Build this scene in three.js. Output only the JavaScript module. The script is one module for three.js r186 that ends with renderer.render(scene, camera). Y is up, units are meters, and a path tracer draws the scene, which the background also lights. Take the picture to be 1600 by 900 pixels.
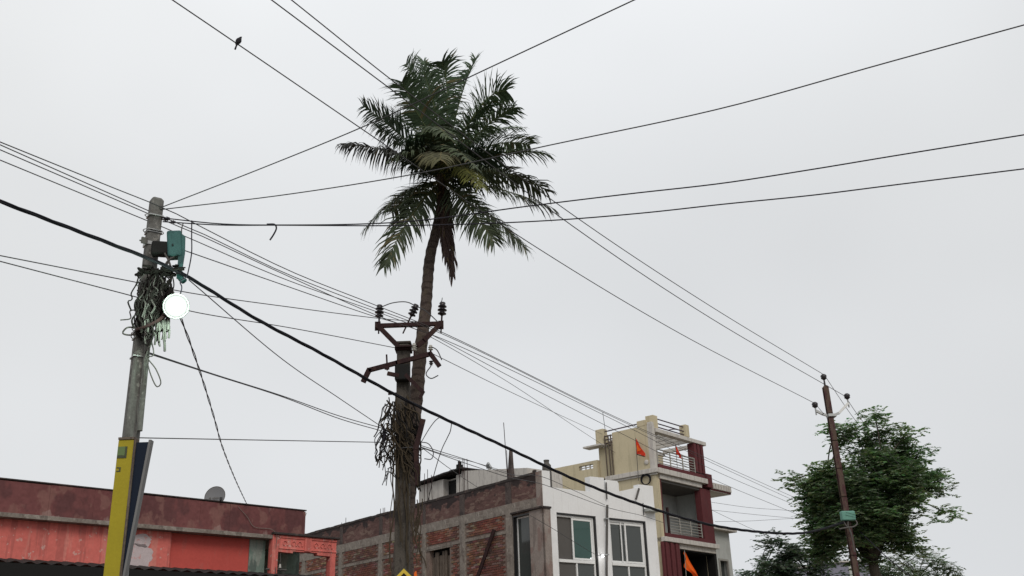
import * as THREE from 'three';
import { mergeGeometries, mergeVertices } from 'three/addons/utils/BufferGeometryUtils.js';
import { RoundedBoxGeometry } from 'three/addons/geometries/RoundedBoxGeometry.js';

// ---------------------------------------------------------------- camera, sky, sun, exposure
const scene = new THREE.Scene();
const camera = new THREE.PerspectiveCamera(32.09, 16 / 9, 0.1, 900);
camera.rotation.order = 'YXZ';
camera.position.set(0, 1.6, 0);
camera.rotation.set(THREE.MathUtils.degToRad(21.7), 0, THREE.MathUtils.degToRad(-2.04));
const renderer = new THREE.WebGLRenderer({ antialias: true });
renderer.toneMapping = THREE.LinearToneMapping;
renderer.toneMappingExposure = 1.0;
renderer.shadowMap.enabled = true;

// seeded random numbers and lattice noise that wraps round
function seeded(a) { return () => { a |= 0; a = a + 0x6D2B79F5 | 0; let t = Math.imul(a ^ a >>> 15, 1 | a); t = t + Math.imul(t ^ t >>> 7, 61 | t) ^ t; return ((t ^ t >>> 14) >>> 0) / 4294967296; }; }
const clamp = (x, a = 0, b = 1) => Math.min(b, Math.max(a, x));
const smooth = (a, b, x) => { const t = clamp((x - a) / (b - a)); return t * t * (3 - 2 * t); };
const mix = (a, b, t) => a + (b - a) * t;
function hash(x, y, s) { let h = Math.imul(x, 374761393) ^ Math.imul(y, 668265263) ^ Math.imul(s, 1274126177); h = Math.imul(h ^ h >>> 13, 1274126177); return ((h ^ h >>> 16) >>> 0) / 4294967296; }
function vnoise(x, y, px, py, s) {
  const xi = Math.floor(x), yi = Math.floor(y), fx = x - xi, fy = y - yi, m = (a, p) => ((a % p) + p) % p;
  const u = fx * fx * (3 - 2 * fx), v = fy * fy * (3 - 2 * fy), x0 = m(xi, px), x1 = m(xi + 1, px), y0 = m(yi, py), y1 = m(yi + 1, py);
  return mix(mix(hash(x0, y0, s), hash(x1, y0, s), u), mix(hash(x0, y1, s), hash(x1, y1, s), u), v);
}
function fbm(u, v, fx, fy, s, oct = 4) { let a = 0.5, t = 0, n = 0; for (let o = 0; o < oct; o++) { t += a * vnoise(u * fx, v * fy, fx, fy, s + o * 17); n += a; a *= 0.55; fx *= 2; fy *= 2; } return t / n; }

// overcast sky: a veil of cloud, a little brighter overhead than at the horizon, as under any cloud deck
const skyW = 512, skyH = 256, skyData = new Float32Array(skyW * skyH * 4);
for (let j = 0; j < skyH; j++) for (let i = 0; i < skyW; i++) {
  const el = ((j + 0.5) / skyH - 0.5) * Math.PI, s = Math.max(0, Math.sin(el)), u = i / skyW, v = j / skyH;
  const veil = fbm(u, v, 10, 8, 5, 4) - 0.5, broad = fbm(u, v, 4, 4, 31, 2) - 0.5;
  const L = 0.70 * (1 + 0.28 * s) * (1 + 0.27 * veil + 0.16 * broad);
  const cool = clamp(0.5 - s * 0.7 + broad * 0.9, 0, 1), k = (j * skyW + i) * 4;
  skyData[k] = L * (0.985 - 0.032 * cool); skyData[k + 1] = L * (1.0 - 0.008 * cool); skyData[k + 2] = L * (1.008 + 0.045 * cool); skyData[k + 3] = 1;
}
const sky = new THREE.DataTexture(skyData, skyW, skyH, THREE.RGBAFormat, THREE.FloatType);
sky.mapping = THREE.EquirectangularReflectionMapping; sky.magFilter = sky.minFilter = THREE.LinearFilter; sky.wrapS = THREE.RepeatWrapping; sky.needsUpdate = true;
scene.background = sky; scene.environment = sky;

// the sun behind the cloud deck, high behind the camera to the right: very soft
const sun = new THREE.DirectionalLight(0xfff4e6, 1.3);
sun.position.set(14, 34, 12); sun.target.position.set(2, 0, -26); scene.add(sun, sun.target);
sun.castShadow = true; sun.shadow.radius = 50; sun.shadow.mapSize.set(2048, 2048); sun.shadow.bias = -0.002;
Object.assign(sun.shadow.camera, { left: -34, right: 34, top: 34, bottom: -34, near: 1, far: 120 });

// ---------------------------------------------------------------- helpers
const taken = new Map();
function numbered(n) { const k = taken.get(n) ?? 0; taken.set(n, k + 1); return k ? `${n}_${String(k).padStart(3, '0')}` : n; }
function thing(name, label, category, pos = [0, 0, 0], turn = 0, group) {
  const o = new THREE.Group(); o.name = numbered(name); o.position.set(...pos); o.rotation.y = turn; o.userData = { label, category };
  if (group) o.userData.group = group; scene.add(o); return o;
}
function flat(g) { const h = g.index ? g.toNonIndexed() : g; for (const k of Object.keys(h.attributes)) if (!['position', 'normal', 'uv', 'color'].includes(k)) h.deleteAttribute(k); return h; }
function metreUV(g) {                      // uv in metres, taken on the face's main axis
  const p = g.attributes.position, n = g.attributes.normal, uv = new Float32Array(p.count * 2);
  for (let i = 0; i < p.count; i++) {
    const ax = Math.abs(n.getX(i)), ay = Math.abs(n.getY(i)), az = Math.abs(n.getZ(i));
    const [a, b] = ay > ax && ay > az ? [p.getX(i), p.getZ(i)] : ax > az ? [p.getZ(i), p.getY(i)] : [p.getX(i), p.getY(i)];
    uv[i * 2] = a; uv[i * 2 + 1] = b;
  }
  g.setAttribute('uv', new THREE.BufferAttribute(uv, 2)); return g;
}
function part(name, geos, material, parent = scene, keepUV = false) {
  let list = (Array.isArray(geos) ? geos : [geos]).map(flat);
  const anyColor = list.some((g) => g.attributes.color);
  if (!anyColor) list = list.map((g) => { g.deleteAttribute('color'); return g; });
  for (const g of list) if (!g.attributes.uv) g.setAttribute('uv', new THREE.BufferAttribute(new Float32Array(g.attributes.position.count * 2), 2));
  const g = list.length > 1 ? mergeGeometries(list) : list[0];
  if (!keepUV) metreUV(g);
  const m = new THREE.Mesh(g, material); m.name = parent === scene ? numbered(name) : name; m.castShadow = m.receiveShadow = true; parent.add(m); return m;
}
function pieces(name, geos, material, parent) { return geos.map((g) => part(name, g, material, parent)); }
function one(name, label, category, geos, material, group) { const m = part(name, geos, material, scene); m.userData = { label, category }; if (group) m.userData.group = group; return m; }
function structure(name, geos, material) { const m = part(name, geos, material, scene); m.userData = { kind: 'structure' }; return m; }
const V = (x, y, z) => new THREE.Vector3(x, y, z);
function box(x0, x1, y0, y1, z0, z1, bevel = 0) {
  const w = Math.abs(x1 - x0), h = Math.abs(y1 - y0), d = Math.abs(z1 - z0);
  const g = bevel ? new RoundedBoxGeometry(w, h, d, 1, Math.min(bevel, w / 2.1, h / 2.1, d / 2.1)) : new THREE.BoxGeometry(w, h, d);
  return g.translate((x0 + x1) / 2, (y0 + y1) / 2, (z0 + z1) / 2);
}
function bar(a, b, w, h = w) {                                     // square bar between two points
  const A = V(...a), B = V(...b), d = B.clone().sub(A), g = new THREE.BoxGeometry(w, d.length(), h);
  return g.applyQuaternion(new THREE.Quaternion().setFromUnitVectors(V(0, 1, 0), d.clone().normalize())).translate(...A.add(B).multiplyScalar(0.5).toArray());
}
function rod(a, b, r, r2 = r, n = 7) {
  const A = V(...a), B = V(...b), d = B.clone().sub(A), g = new THREE.CylinderGeometry(r2, r, d.length(), n);
  return g.applyQuaternion(new THREE.Quaternion().setFromUnitVectors(V(0, 1, 0), d.clone().normalize())).translate(...A.add(B).multiplyScalar(0.5).toArray());
}
function tube(pts, r, seg, n = 5) { const c = new THREE.CatmullRomCurve3(pts.map((p) => p.isVector3 ? p : V(...p)), false, 'centripetal'); return new THREE.TubeGeometry(c, seg ?? pts.length * 6, r, n, false); }
function loft(pts, radii, n = 10, sub = 6, wob = 0, seed = 1, squash = 1) {   // closed tapered tube through points
  const c = new THREE.CatmullRomCurve3(pts.map((p) => V(...p)), false, 'centripetal'), N = (pts.length - 1) * sub, f = c.computeFrenetFrames(N, false), pos = [], idx = [], uvs = [];
  let len = 0, prev = null;
  for (let i = 0; i <= N; i++) {
    const t = i / N, k = t * (radii.length - 1), a = Math.min(radii.length - 2, Math.floor(k)), R = mix(radii[a], radii[a + 1], k - a), P = c.getPoint(t);
    if (prev) len += P.distanceTo(prev); prev = P;
    for (let j = 0; j <= n; j++) {
      const th = j / n * Math.PI * 2, q = R * (1 + wob * (vnoise(j % n, i * 0.7, n, 9999, seed) - 0.5));
      const v = P.clone().addScaledVector(f.normals[i], Math.cos(th) * q).addScaledVector(f.binormals[i], Math.sin(th) * q * squash);
      pos.push(v.x, v.y, v.z); uvs.push(j / n * Math.max(R, 0.05) * 6.28, len);
      if (i < N && j < n) { const b = i * (n + 1) + j; idx.push(b, b + 1, b + n + 1, b + 1, b + n + 2, b + n + 1); }
    }
  }
  for (const e of [0, N]) { const P = c.getPoint(e / N), k = pos.length / 3; pos.push(P.x, P.y, P.z); uvs.push(0, 0); for (let j = 0; j < n; j++) { const b = e * (n + 1) + j; e ? idx.push(b, b + 1, k) : idx.push(b + 1, b, k); } }
  const g = new THREE.BufferGeometry(); g.setAttribute('position', new THREE.Float32BufferAttribute(pos, 3)); g.setAttribute('uv', new THREE.Float32BufferAttribute(uvs, 2)); g.setIndex(idx); g.computeVertexNormals(); return g;
}
function slab(shapePts, depth, z = 0) { const s = new THREE.Shape(shapePts.map((p) => new THREE.Vector2(...p))); return new THREE.ExtrudeGeometry(s, { depth, bevelEnabled: false }).translate(0, 0, z); }

// ---------------------------------------------------------------- materials: colour, grain, stains
const toS = (c) => Math.round(255 * clamp(c <= 0.0031308 ? c * 12.92 : 1.055 * Math.pow(c, 1 / 2.4) - 0.055));
function surface({ base, grain = 0.12, size = 2, spots = [], rough = 0.9, bump = 0.004, seed = 1, px = 512, gf = 64, extra = {} }) {
  const d = new Uint8Array(px * px * 4), b = new Uint8Array(px * px * 4);
  for (let j = 0; j < px; j++) for (let i = 0; i < px; i++) {
    const u = i / px, v = j / px, g = fbm(u, v, gf, gf, seed, 2), m = fbm(u, v, 6, 6, seed + 3, 4);
    const k = 1 + grain * (g - 0.5) * 2 + grain * (m - 0.5) * 2; let c = base.map((x) => x * k), h = 0.5 + 0.5 * (g - 0.5) + 0.4 * (m - 0.5);
    for (const s of spots) { const n = fbm(u, v, s.fx, s.fy ?? s.fx, seed + s.s, 5), a = smooth(s.at, s.at + (s.soft ?? 0.1), n) * s.amt; c = c.map((x, q) => mix(x, s.c[q] * (0.85 + 0.3 * g), a)); h -= a * 0.15; }
    const o = (j * px + i) * 4; for (let q = 0; q < 3; q++) { d[o + q] = toS(c[q]); b[o + q] = 255 * clamp(h); } d[o + 3] = b[o + 3] = 255;
  }
  const mk = (data, srgb) => { const t = new THREE.DataTexture(data, px, px); t.wrapS = t.wrapT = THREE.RepeatWrapping; t.magFilter = THREE.LinearFilter; t.minFilter = THREE.LinearMipmapLinearFilter; t.generateMipmaps = true; if (srgb) t.colorSpace = THREE.SRGBColorSpace; t.repeat.set(1 / size, 1 / size); t.needsUpdate = true; return t; };
  return new THREE.MeshPhysicalMaterial({ specularIntensity: 0.35, map: mk(d, true), bumpMap: mk(b, false), bumpScale: bump, roughness: rough, side: THREE.DoubleSide, ...extra });
}
const plain = (r, g, b, rough = 0.7, metal = 0) => new THREE.MeshPhysicalMaterial({ specularIntensity: rough > 0.5 && !metal ? 0.3 : 1, color: new THREE.Color().setRGB(r, g, b), roughness: rough, metalness: metal, side: THREE.DoubleSide });
const M = {
  poleConcrete: surface({ base: [0.14, 0.14, 0.133], size: 1.6, grain: 0.2, seed: 11, spots: [{ s: 2, fx: 10, fy: 4, at: 0.55, amt: 0.6, c: [0.09, 0.085, 0.08] }, { s: 5, fx: 24, at: 0.62, amt: 0.5, c: [0.32, 0.31, 0.29] }] }),
  poleDark: surface({ base: [0.078, 0.069, 0.060], size: 1.4, grain: 0.25, seed: 13, spots: [{ s: 2, fx: 14, fy: 5, at: 0.52, amt: 0.6, c: [0.022, 0.019, 0.018] }, { s: 7, fx: 9, fy: 4, at: 0.6, amt: 0.5, c: [0.095, 0.078, 0.056] }] }),
  palmBark: surface({ base: [0.086, 0.067, 0.058], size: 1.0, grain: 0.25, seed: 15, bump: 0.012, spots: [{ s: 2, fx: 4, fy: 20, at: 0.55, amt: 0.6, c: [0.026, 0.018, 0.017] }, { s: 6, fx: 8, fy: 6, at: 0.58, amt: 0.5, c: [0.115, 0.094, 0.066] }] }),
  white: surface({ base: [0.74, 0.75, 0.76], size: 3.2, grain: 0.03, seed: 17, bump: 0.002, spots: [{ s: 3, fx: 44, fy: 3, at: 0.60, soft: 0.10, amt: 0.16, c: [0.52, 0.51, 0.49] }, { s: 8, fx: 6, at: 0.6, soft: 0.2, amt: 0.2, c: [0.55, 0.55, 0.55] }] }),
  concrete: surface({ base: [0.215, 0.190, 0.168], size: 2, grain: 0.2, seed: 19, bump: 0.008, spots: [{ s: 2, fx: 8, at: 0.55, amt: 0.6, c: [0.14, 0.115, 0.10] }, { s: 9, fx: 16, at: 0.6, amt: 0.5, c: [0.33, 0.30, 0.27] }, { s: 4, fx: 20, fy: 4, at: 0.6, amt: 0.5, c: [0.09, 0.075, 0.07] }] }),
  plasterStrip: surface({ base: [0.26, 0.225, 0.205], size: 2.4, grain: 0.15, seed: 23, spots: [{ s: 2, fx: 6, fy: 4, at: 0.5, amt: 0.6, c: [0.20, 0.13, 0.115] }, { s: 6, fx: 14, fy: 4, at: 0.58, amt: 0.5, c: [0.13, 0.11, 0.10] }] }),
  sooty: surface({ base: [0.135, 0.078, 0.070], size: 3.3, grain: 0.22, seed: 29, bump: 0.01, spots: [{ s: 2, fx: 7, fy: 5, at: 0.44, soft: 0.14, amt: 0.8, c: [0.055, 0.043, 0.043] }, { s: 5, fx: 12, at: 0.6, amt: 0.55, c: [0.25, 0.17, 0.14] }, { s: 8, fx: 40, fy: 18, at: 0.62, amt: 0.6, c: [0.30, 0.22, 0.18] }] }),
  mould: surface({ base: [0.045, 0.038, 0.037], size: 1.8, grain: 0.3, seed: 31, bump: 0.01, spots: [{ s: 2, fx: 14, at: 0.6, amt: 0.5, c: [0.12, 0.085, 0.075] }] }),
  mortarDark: surface({ base: [0.085, 0.068, 0.064], size: 1.7, grain: 0.25, seed: 35, bump: 0.008, spots: [{ s: 2, fx: 9, fy: 4, at: 0.5, amt: 0.6, c: [0.035, 0.030, 0.030] }] }),
  mortar: surface({ base: [0.19, 0.145, 0.125], size: 1.5, grain: 0.25, seed: 37, bump: 0.008 }),
  brick: surface({ base: [0.9, 0.9, 0.9], size: 0.9, grain: 0.25, seed: 41, bump: 0.005, extra: { vertexColors: true } }),
  cream: surface({ base: [0.51, 0.45, 0.315], size: 3, grain: 0.04, seed: 43, bump: 0.002, spots: [{ s: 3, fx: 40, fy: 3, at: 0.58, soft: 0.10, amt: 0.35, c: [0.33, 0.29, 0.20] }, { s: 6, fx: 7, at: 0.58, soft: 0.1, amt: 0.2, c: [0.40, 0.36, 0.25] }] }),
  paleTrim: surface({ base: [0.50, 0.48, 0.45], size: 2, grain: 0.06, seed: 47, bump: 0.002, spots: [{ s: 3, fx: 20, fy: 5, at: 0.58, amt: 0.4, c: [0.30, 0.28, 0.27] }] }),
  maroon: surface({ base: [0.105, 0.030, 0.034], size: 2.2, grain: 0.1, seed: 53, bump: 0.002, spots: [{ s: 3, fx: 18, fy: 4, at: 0.6, amt: 0.35, c: [0.09, 0.04, 0.04] }] }),
  greyWall: surface({ base: [0.42, 0.44, 0.43], size: 3, grain: 0.05, seed: 59, bump: 0.002, spots: [{ s: 3, fx: 22, fy: 3, at: 0.58, amt: 0.3, c: [0.28, 0.29, 0.28] }] }),
  pink: surface({ base: [0.60, 0.155, 0.132], size: 4.6, grain: 0.10, seed: 61, bump: 0.002, spots: [{ s: 3, fx: 30, fy: 4, at: 0.55, amt: 0.5, c: [0.56, 0.25, 0.21] }, { s: 11, fx: 36, fy: 3, at: 0.60, soft: 0.06, amt: 0.45, c: [0.33, 0.10, 0.09] }, { s: 5, fx: 40, at: 0.70, soft: 0.03, amt: 0.6, c: [0.55, 0.42, 0.38] }] }),
  redWall: surface({ base: [0.50, 0.090, 0.075], size: 3, grain: 0.06, seed: 63, bump: 0.002, spots: [{ s: 3, fx: 14, fy: 4, at: 0.6, amt: 0.4, c: [0.42, 0.12, 0.10] }] }),
  parapet: surface({ base: [0.150, 0.058, 0.058], size: 5.2, grain: 0.16, seed: 67, bump: 0.006, spots: [{ s: 2, fx: 9, fy: 6, at: 0.52, soft: 0.12, amt: 0.6, c: [0.085, 0.040, 0.042] }, { s: 5, fx: 13, fy: 9, at: 0.56, soft: 0.1, amt: 0.55, c: [0.22, 0.115, 0.10] }, { s: 9, fx: 10, fy: 5, at: 0.66, soft: 0.06, amt: 0.5, c: [0.30, 0.22, 0.20] }] }),
  greenPlaster: surface({ base: [0.17, 0.23, 0.20], size: 2.2, grain: 0.12, seed: 71, spots: [{ s: 2, fx: 12, fy: 4, at: 0.55, amt: 0.6, c: [0.07, 0.08, 0.075] }, { s: 7, fx: 9, fy: 3, at: 0.6, amt: 0.5, c: [0.32, 0.33, 0.30] }] }),
  peel: surface({ base: [0.50, 0.43, 0.44], size: 1.2, grain: 0.12, seed: 73, spots: [{ s: 2, fx: 9, at: 0.62, amt: 0.6, c: [0.55, 0.20, 0.17] }] }),
  darkSheet: surface({ base: [0.028, 0.026, 0.026], size: 1.5, grain: 0.3, seed: 79, rough: 0.7 }),
  asphalt: surface({ base: [0.06, 0.058, 0.056], size: 4, grain: 0.3, seed: 83, gf: 128, bump: 0.006 }),
  dirt: surface({ base: [0.20, 0.165, 0.125], size: 6, grain: 0.25, seed: 89, bump: 0.02, spots: [{ s: 3, fx: 10, at: 0.58, amt: 0.5, c: [0.11, 0.12, 0.06] }] }),
  wood: surface({ base: [0.13, 0.105, 0.085], size: 1, grain: 0.25, seed: 97, spots: [{ s: 3, fx: 40, fy: 3, at: 0.52, amt: 0.6, c: [0.06, 0.045, 0.038] }] }),
  bark: surface({ base: [0.06, 0.05, 0.04], size: 1, grain: 0.3, seed: 101, bump: 0.015 }),
  rust: surface({ base: [0.030, 0.015, 0.016], size: 0.9, grain: 0.3, seed: 103, rough: 0.8, spots: [{ s: 3, fx: 16, fy: 6, at: 0.55, amt: 0.6, c: [0.050, 0.026, 0.020] }] }),
  railPole: surface({ base: [0.070, 0.032, 0.034], size: 1.1, grain: 0.2, seed: 107, rough: 0.75, spots: [{ s: 3, fx: 14, fy: 4, at: 0.5, amt: 0.7, c: [0.10, 0.075, 0.055] }, { s: 6, fx: 18, at: 0.62, amt: 0.5, c: [0.04, 0.025, 0.025] }] }),
  porcelain: plain(0.018, 0.015, 0.018, 0.3), whitePorcelain: plain(0.42, 0.41, 0.38, 0.35),
  wire: plain(0.07, 0.07, 0.075, 0.6), wireDark: plain(0.016, 0.014, 0.022, 0.55), cable: plain(0.008, 0.008, 0.012, 0.6), strap: plain(0.34, 0.35, 0.35, 0.45, 0.6),
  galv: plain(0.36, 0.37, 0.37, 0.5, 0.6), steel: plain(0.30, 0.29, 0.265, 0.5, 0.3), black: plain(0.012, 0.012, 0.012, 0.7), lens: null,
  teal: surface({ base: [0.036, 0.098, 0.098], size: 0.8, grain: 0.15, seed: 109, rough: 0.55, bump: 0.001, spots: [{ s: 3, fx: 12, fy: 5, at: 0.58, amt: 0.5, c: [0.02, 0.06, 0.062] }] }),
  boxGreen: surface({ base: [0.13, 0.29, 0.235], size: 0.8, grain: 0.12, seed: 113, rough: 0.6, bump: 0.001, spots: [{ s: 3, fx: 8, at: 0.55, amt: 0.5, c: [0.10, 0.22, 0.18] }] }),
  frameWhite: plain(0.72, 0.73, 0.73, 0.45), frameDark: plain(0.02, 0.02, 0.022, 0.5), railDark: plain(0.045, 0.025, 0.045, 0.5),
  glass: new THREE.MeshPhysicalMaterial({ color: new THREE.Color().setRGB(0.055, 0.062, 0.06), roughness: 0.06, metalness: 0, ior: 1.5, side: THREE.DoubleSide }),
  glassGreen: new THREE.MeshPhysicalMaterial({ color: new THREE.Color().setRGB(0.03, 0.075, 0.065), roughness: 0.06, ior: 1.5, side: THREE.DoubleSide }),
  mesh: plain(0.10, 0.095, 0.09, 0.8),
  yellowSign: surface({ base: [0.34, 0.28, 0.02], size: 1, grain: 0.06, seed: 127, rough: 0.5, bump: 0.0005 }), navySign: plain(0.008, 0.014, 0.028, 0.6), signYellow: plain(0.62, 0.44, 0.03, 0.4), signGreen: plain(0.10, 0.16, 0.05, 0.5), ink: plain(0.04, 0.05, 0.02, 0.5),
  flagRed: plain(0.62, 0.045, 0.02, 0.85), flagOrange: plain(0.75, 0.14, 0.02, 0.85), dish: plain(0.15, 0.152, 0.16, 0.6, 0), creeper: plain(0.060, 0.047, 0.032, 0.9), creeperDark: plain(0.016, 0.014, 0.013, 0.9), bird: plain(0.016, 0.015, 0.02, 0.7), slate: surface({ base: [0.22, 0.22, 0.28], size: 3, grain: 0.08, seed: 131, bump: 0.002 }),
};
const leafMat = (t = 0.25) => new THREE.MeshPhysicalMaterial({ vertexColors: true, specularIntensity: 0.5, roughness: 0.75, transmission: t, thickness: 0, side: THREE.DoubleSide });
M.palmLeaf = leafMat(0.12); M.treeLeaf = leafMat(0.58); M.strapGrey = plain(0.17, 0.17, 0.17, 0.6); M.liningBlack = plain(0.012, 0.012, 0.013, 0.35);

{ // cement wash of the side parapet, black with mould along the top in a ragged line
  const w = 1024, h = 128, d = new Uint8Array(w * h * 4), b = new Uint8Array(w * h * 4);
  for (let j = 0; j < h; j++) for (let i = 0; i < w; i++) {
    const u = i / w, v = j / h, g = fbm(u, v, 128, 16, 3, 2), m = fbm(u, v, 24, 3, 9, 4), n = fbm(u, v, 60, 8, 14, 4), st = fbm(u, v, 90, 2, 21, 3);
    let c = [0.115, 0.068, 0.062].map((x) => x * (0.7 + 0.6 * g) * (0.7 + 0.6 * m)); const pale = smooth(0.58, 0.66, n) * 0.6; c = c.map((x, q) => mix(x, [0.21, 0.15, 0.125][q], pale));
    const black = smooth(0.50, 0.56, v * 0.42 + m * 0.32 + st * 0.22 + (n - 0.5) * 0.2 - 0.04); c = c.map((x, q) => mix(x, [0.030, 0.026, 0.027][q] * (0.7 + 0.6 * n), black * 0.9));
    const o = (j * w + i) * 4; for (let q = 0; q < 3; q++) { d[o + q] = toS(c[q]); b[o + q] = 255 * clamp(0.3 + 0.4 * g + 0.3 * n); } d[o + 3] = b[o + 3] = 255;
  }
  const mk = (data, s) => { const t = new THREE.DataTexture(data, w, h); t.wrapS = t.wrapT = THREE.RepeatWrapping; t.magFilter = THREE.LinearFilter; t.minFilter = THREE.LinearMipmapLinearFilter; t.generateMipmaps = true; if (s) t.colorSpace = THREE.SRGBColorSpace; t.repeat.set(1 / 16, 1 / 0.82); t.offset.set(0, -7.362 / 0.82); t.needsUpdate = true; return t; };
  M.washedParapet = new THREE.MeshPhysicalMaterial({ map: mk(d, true), bumpMap: mk(b, false), bumpScale: 0.012, roughness: 0.95, specularIntensity: 0.3, side: THREE.DoubleSide });
}

// ---------------------------------------------------------------- ground and road
structure('ground', new THREE.PlaneGeometry(900, 900, 4, 4).rotateX(-Math.PI / 2).translate(0, -0.15, -60), M.dirt);
{
  const deg = THREE.MathUtils.degToRad(42), road = structure('road', box(-60, 60, -0.3, -0.02, -4.2, 4.2), M.asphalt); road.position.set(-2, 0, -8); road.rotation.y = deg;
  const pave = structure('pavement', box(-60, 60, -0.3, 0.1, -7.5, -4.24), M.concrete); pave.position.set(-2, 0, -8); pave.rotation.y = deg;
}

// ---------------------------------------------------------------- white house with its brick side
{
  const H = thing('house', 'white two-storey house with unplastered red brick side wall behind the middle pole', 'house', [0.73, 0, -33], THREE.MathUtils.degToRad(40));
  const rnd = seeded(77);
  // front: rendered wall with two window openings and a broken parapet
  const wx = [[0.61, 2.40], [3.03, 4.84]], wy = [4.25, 6.89];
  part('front_wall', [
    box(0.02, 5.37, 0, wy[0], -0.25, 0), box(0.02, wx[0][0], wy[0], wy[1], -0.25, 0), box(wx[0][1], wx[1][0], wy[0], wy[1], -0.25, 0), box(wx[1][1], 5.37, wy[0], wy[1], -0.25, 0),
    slab([[0.02, wy[1]], [5.37, wy[1]], [5.37, 8.19], [4.62, 8.18], [4.62, 8.08], [3.62, 7.84], [3.62, 8.12], [3.55, 8.2], [3.04, 8.19], [2.97, 8.14], [2.97, 7.72], [2.91, 7.72], [2.91, 8.25], [2.23, 8.23], [2.22, 7.7], [0.4, 7.7], [0.4, 8.23], [0.02, 8.22]], 0.25, -0.25),
  ], M.white, H);
  part('back_wall', [box(0.25, 5.37, 0, 7.5, -18.5, -18.27), box(5.14, 5.368, 0, 7.55, -18.26, -0.26)], M.white, H);
  part('roof_slab', box(0.24, 5.13, 7.02, 7.2, -18.26, -0.26), M.concrete, H);
  part('floor_slab', box(0.24, 5.13, 3.5, 3.7, -18.26, -0.26), M.concrete, H);
  part('ledge', box(4.80, 5.36, 7.22, 7.33, 0.002, 0.28, 0.015), M.greyWall, H);
  // windows
  for (const [i, [a, b]] of wx.entries()) {
    const w = new THREE.Group(); w.name = 'window'; H.add(w);
    const f = 0.065, zf = -0.16, zt = -0.08, mid = 5.36, L = a + 0.02, R = b - 0.06, T = wy[1] - 0.05, Bm = wy[0] + 0.01;
    part('frame', [box(L, L + f, Bm, T, zf, zt, 0.008), box(R - f, R, Bm, T, zf, zt, 0.008), box(L + f, R - f, T - f, T, zf, zt, 0.008), box(L + f, R - f, mid - 0.05, mid + 0.05, zf, zt + 0.02, 0.008), box(L + f, R - f, Bm, Bm + f, zf, zt, 0.008), box((L + R) / 2 - 0.03, (L + R) / 2 + 0.03, Bm + f, mid - 0.05, zf, zt, 0.008)], M.frameWhite, w);
    part('black_lining', [box(b - 0.05, b - 0.004, wy[0] + 0.004, wy[1] - 0.004, -0.2, -0.015), box(a + 0.004, a + 0.018, wy[0] + 0.004, wy[1] - 0.004, -0.2, -0.015), box(a + 0.02, b - 0.052, wy[1] - 0.045, wy[1] - 0.004, -0.2, -0.015), box(a + 0.02, b - 0.052, wy[0] + 0.001, wy[0] + 0.009, -0.2, -0.015)], M.liningBlack, w);  // plain black strips line the opening, thickest at right and top
    const m = i ? (L + R) / 2 - 0.04 : L + 0.74;
    const sash = (x0, x1, z, mat, name) => { const s = part('sash', [box(x0, x0 + 0.07, mid + 0.06, T - f - 0.005, z, z + 0.035, 0.006), box(x1 - 0.07, x1, mid + 0.06, T - f - 0.005, z, z + 0.035, 0.006), box(x0 + 0.07, x1 - 0.07, T - f - 0.075, T - f - 0.005, z, z + 0.035, 0.006), box(x0 + 0.07, x1 - 0.07, mid + 0.06, mid + 0.12, z, z + 0.035, 0.006)], M.frameWhite, w); part('pane', box(x0 + 0.06, x1 - 0.06, mid + 0.11, T - f - 0.065, z + 0.012, z + 0.02), mat, w); return s; };
    if (!i) { part('pane', box(L + f, m + 0.03, mid + 0.05, T - f, -0.15, -0.143), M.mesh, w); sash(m - 0.03, R - f - 0.01, -0.118, M.glassGreen); }
    else { sash(L + f + 0.004, m + 0.04, -0.155, M.glass); sash(m - 0.04, R - f - 0.004, -0.118, M.glass); pieces('sash_edge', [box(m - 0.24, m - 0.19, mid + 0.06, T - f - 0.005, -0.118, -0.09, 0.006), box(R - f - 0.28, R - f - 0.23, mid + 0.06, T - f - 0.005, -0.155, -0.127, 0.006)], M.frameWhite, w); }
    part('pane', box(L + f, (L + R) / 2 - 0.03, Bm + f, mid - 0.05, -0.13, -0.122), i ? M.glass : M.mesh, w);
    part('pane', box((L + R) / 2 + 0.03, R - f, Bm + f, mid - 0.05, -0.13, -0.122), M.glass, w);
    part('interior', box(a - 0.3, b + 0.1, 4.0, 6.95, -0.62, -0.6), M.mesh, w);
  }
  pieces('drainpipe', [tube([[2.60, 0, 0.1], [2.60, 3.5, 0.1], [2.64, 4.94, 0.1], [2.78, 6.3, 0.1], [2.89, 7.29, 0.1]], 0.04, 30, 8), tube([[2.93, 7.5, 0.06], [2.95, 8.08, 0.06]], 0.025, 4, 6)], M.mesh, H);
  pieces('pipe_clip', [0.9, 2.4, 4.2, 5.6, 6.8].map((y) => box(2.66 + (y - 5) * 0.09 * (y > 4 ? 1 : 0) - 0.06, 2.66 + (y - 5) * 0.09 * (y > 4 ? 1 : 0) + 0.06, y, y + 0.04, 0.002, 0.15)), M.galv, H);
  part('vent_pipe', rod([4.74, 7.1, 0.04], [4.74, 7.52, 0.04], 0.018), M.frameDark, H);
  part('brace', bar([4.38, 7.62, 0.06], [4.58, 8.02, 0.06], 0.06, 0.04), M.mesh, H);

  // side wall: mortar core, real bricks, concrete frame
  const Z0 = -18.5, door = { z0: -6.42, z1: -5.15, y0: 3.9, y1: 6.38 }, win = { z0: -1.50, z1: -0.64, y0: 4.1, y1: 6.90 };
  const core = [];
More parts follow.
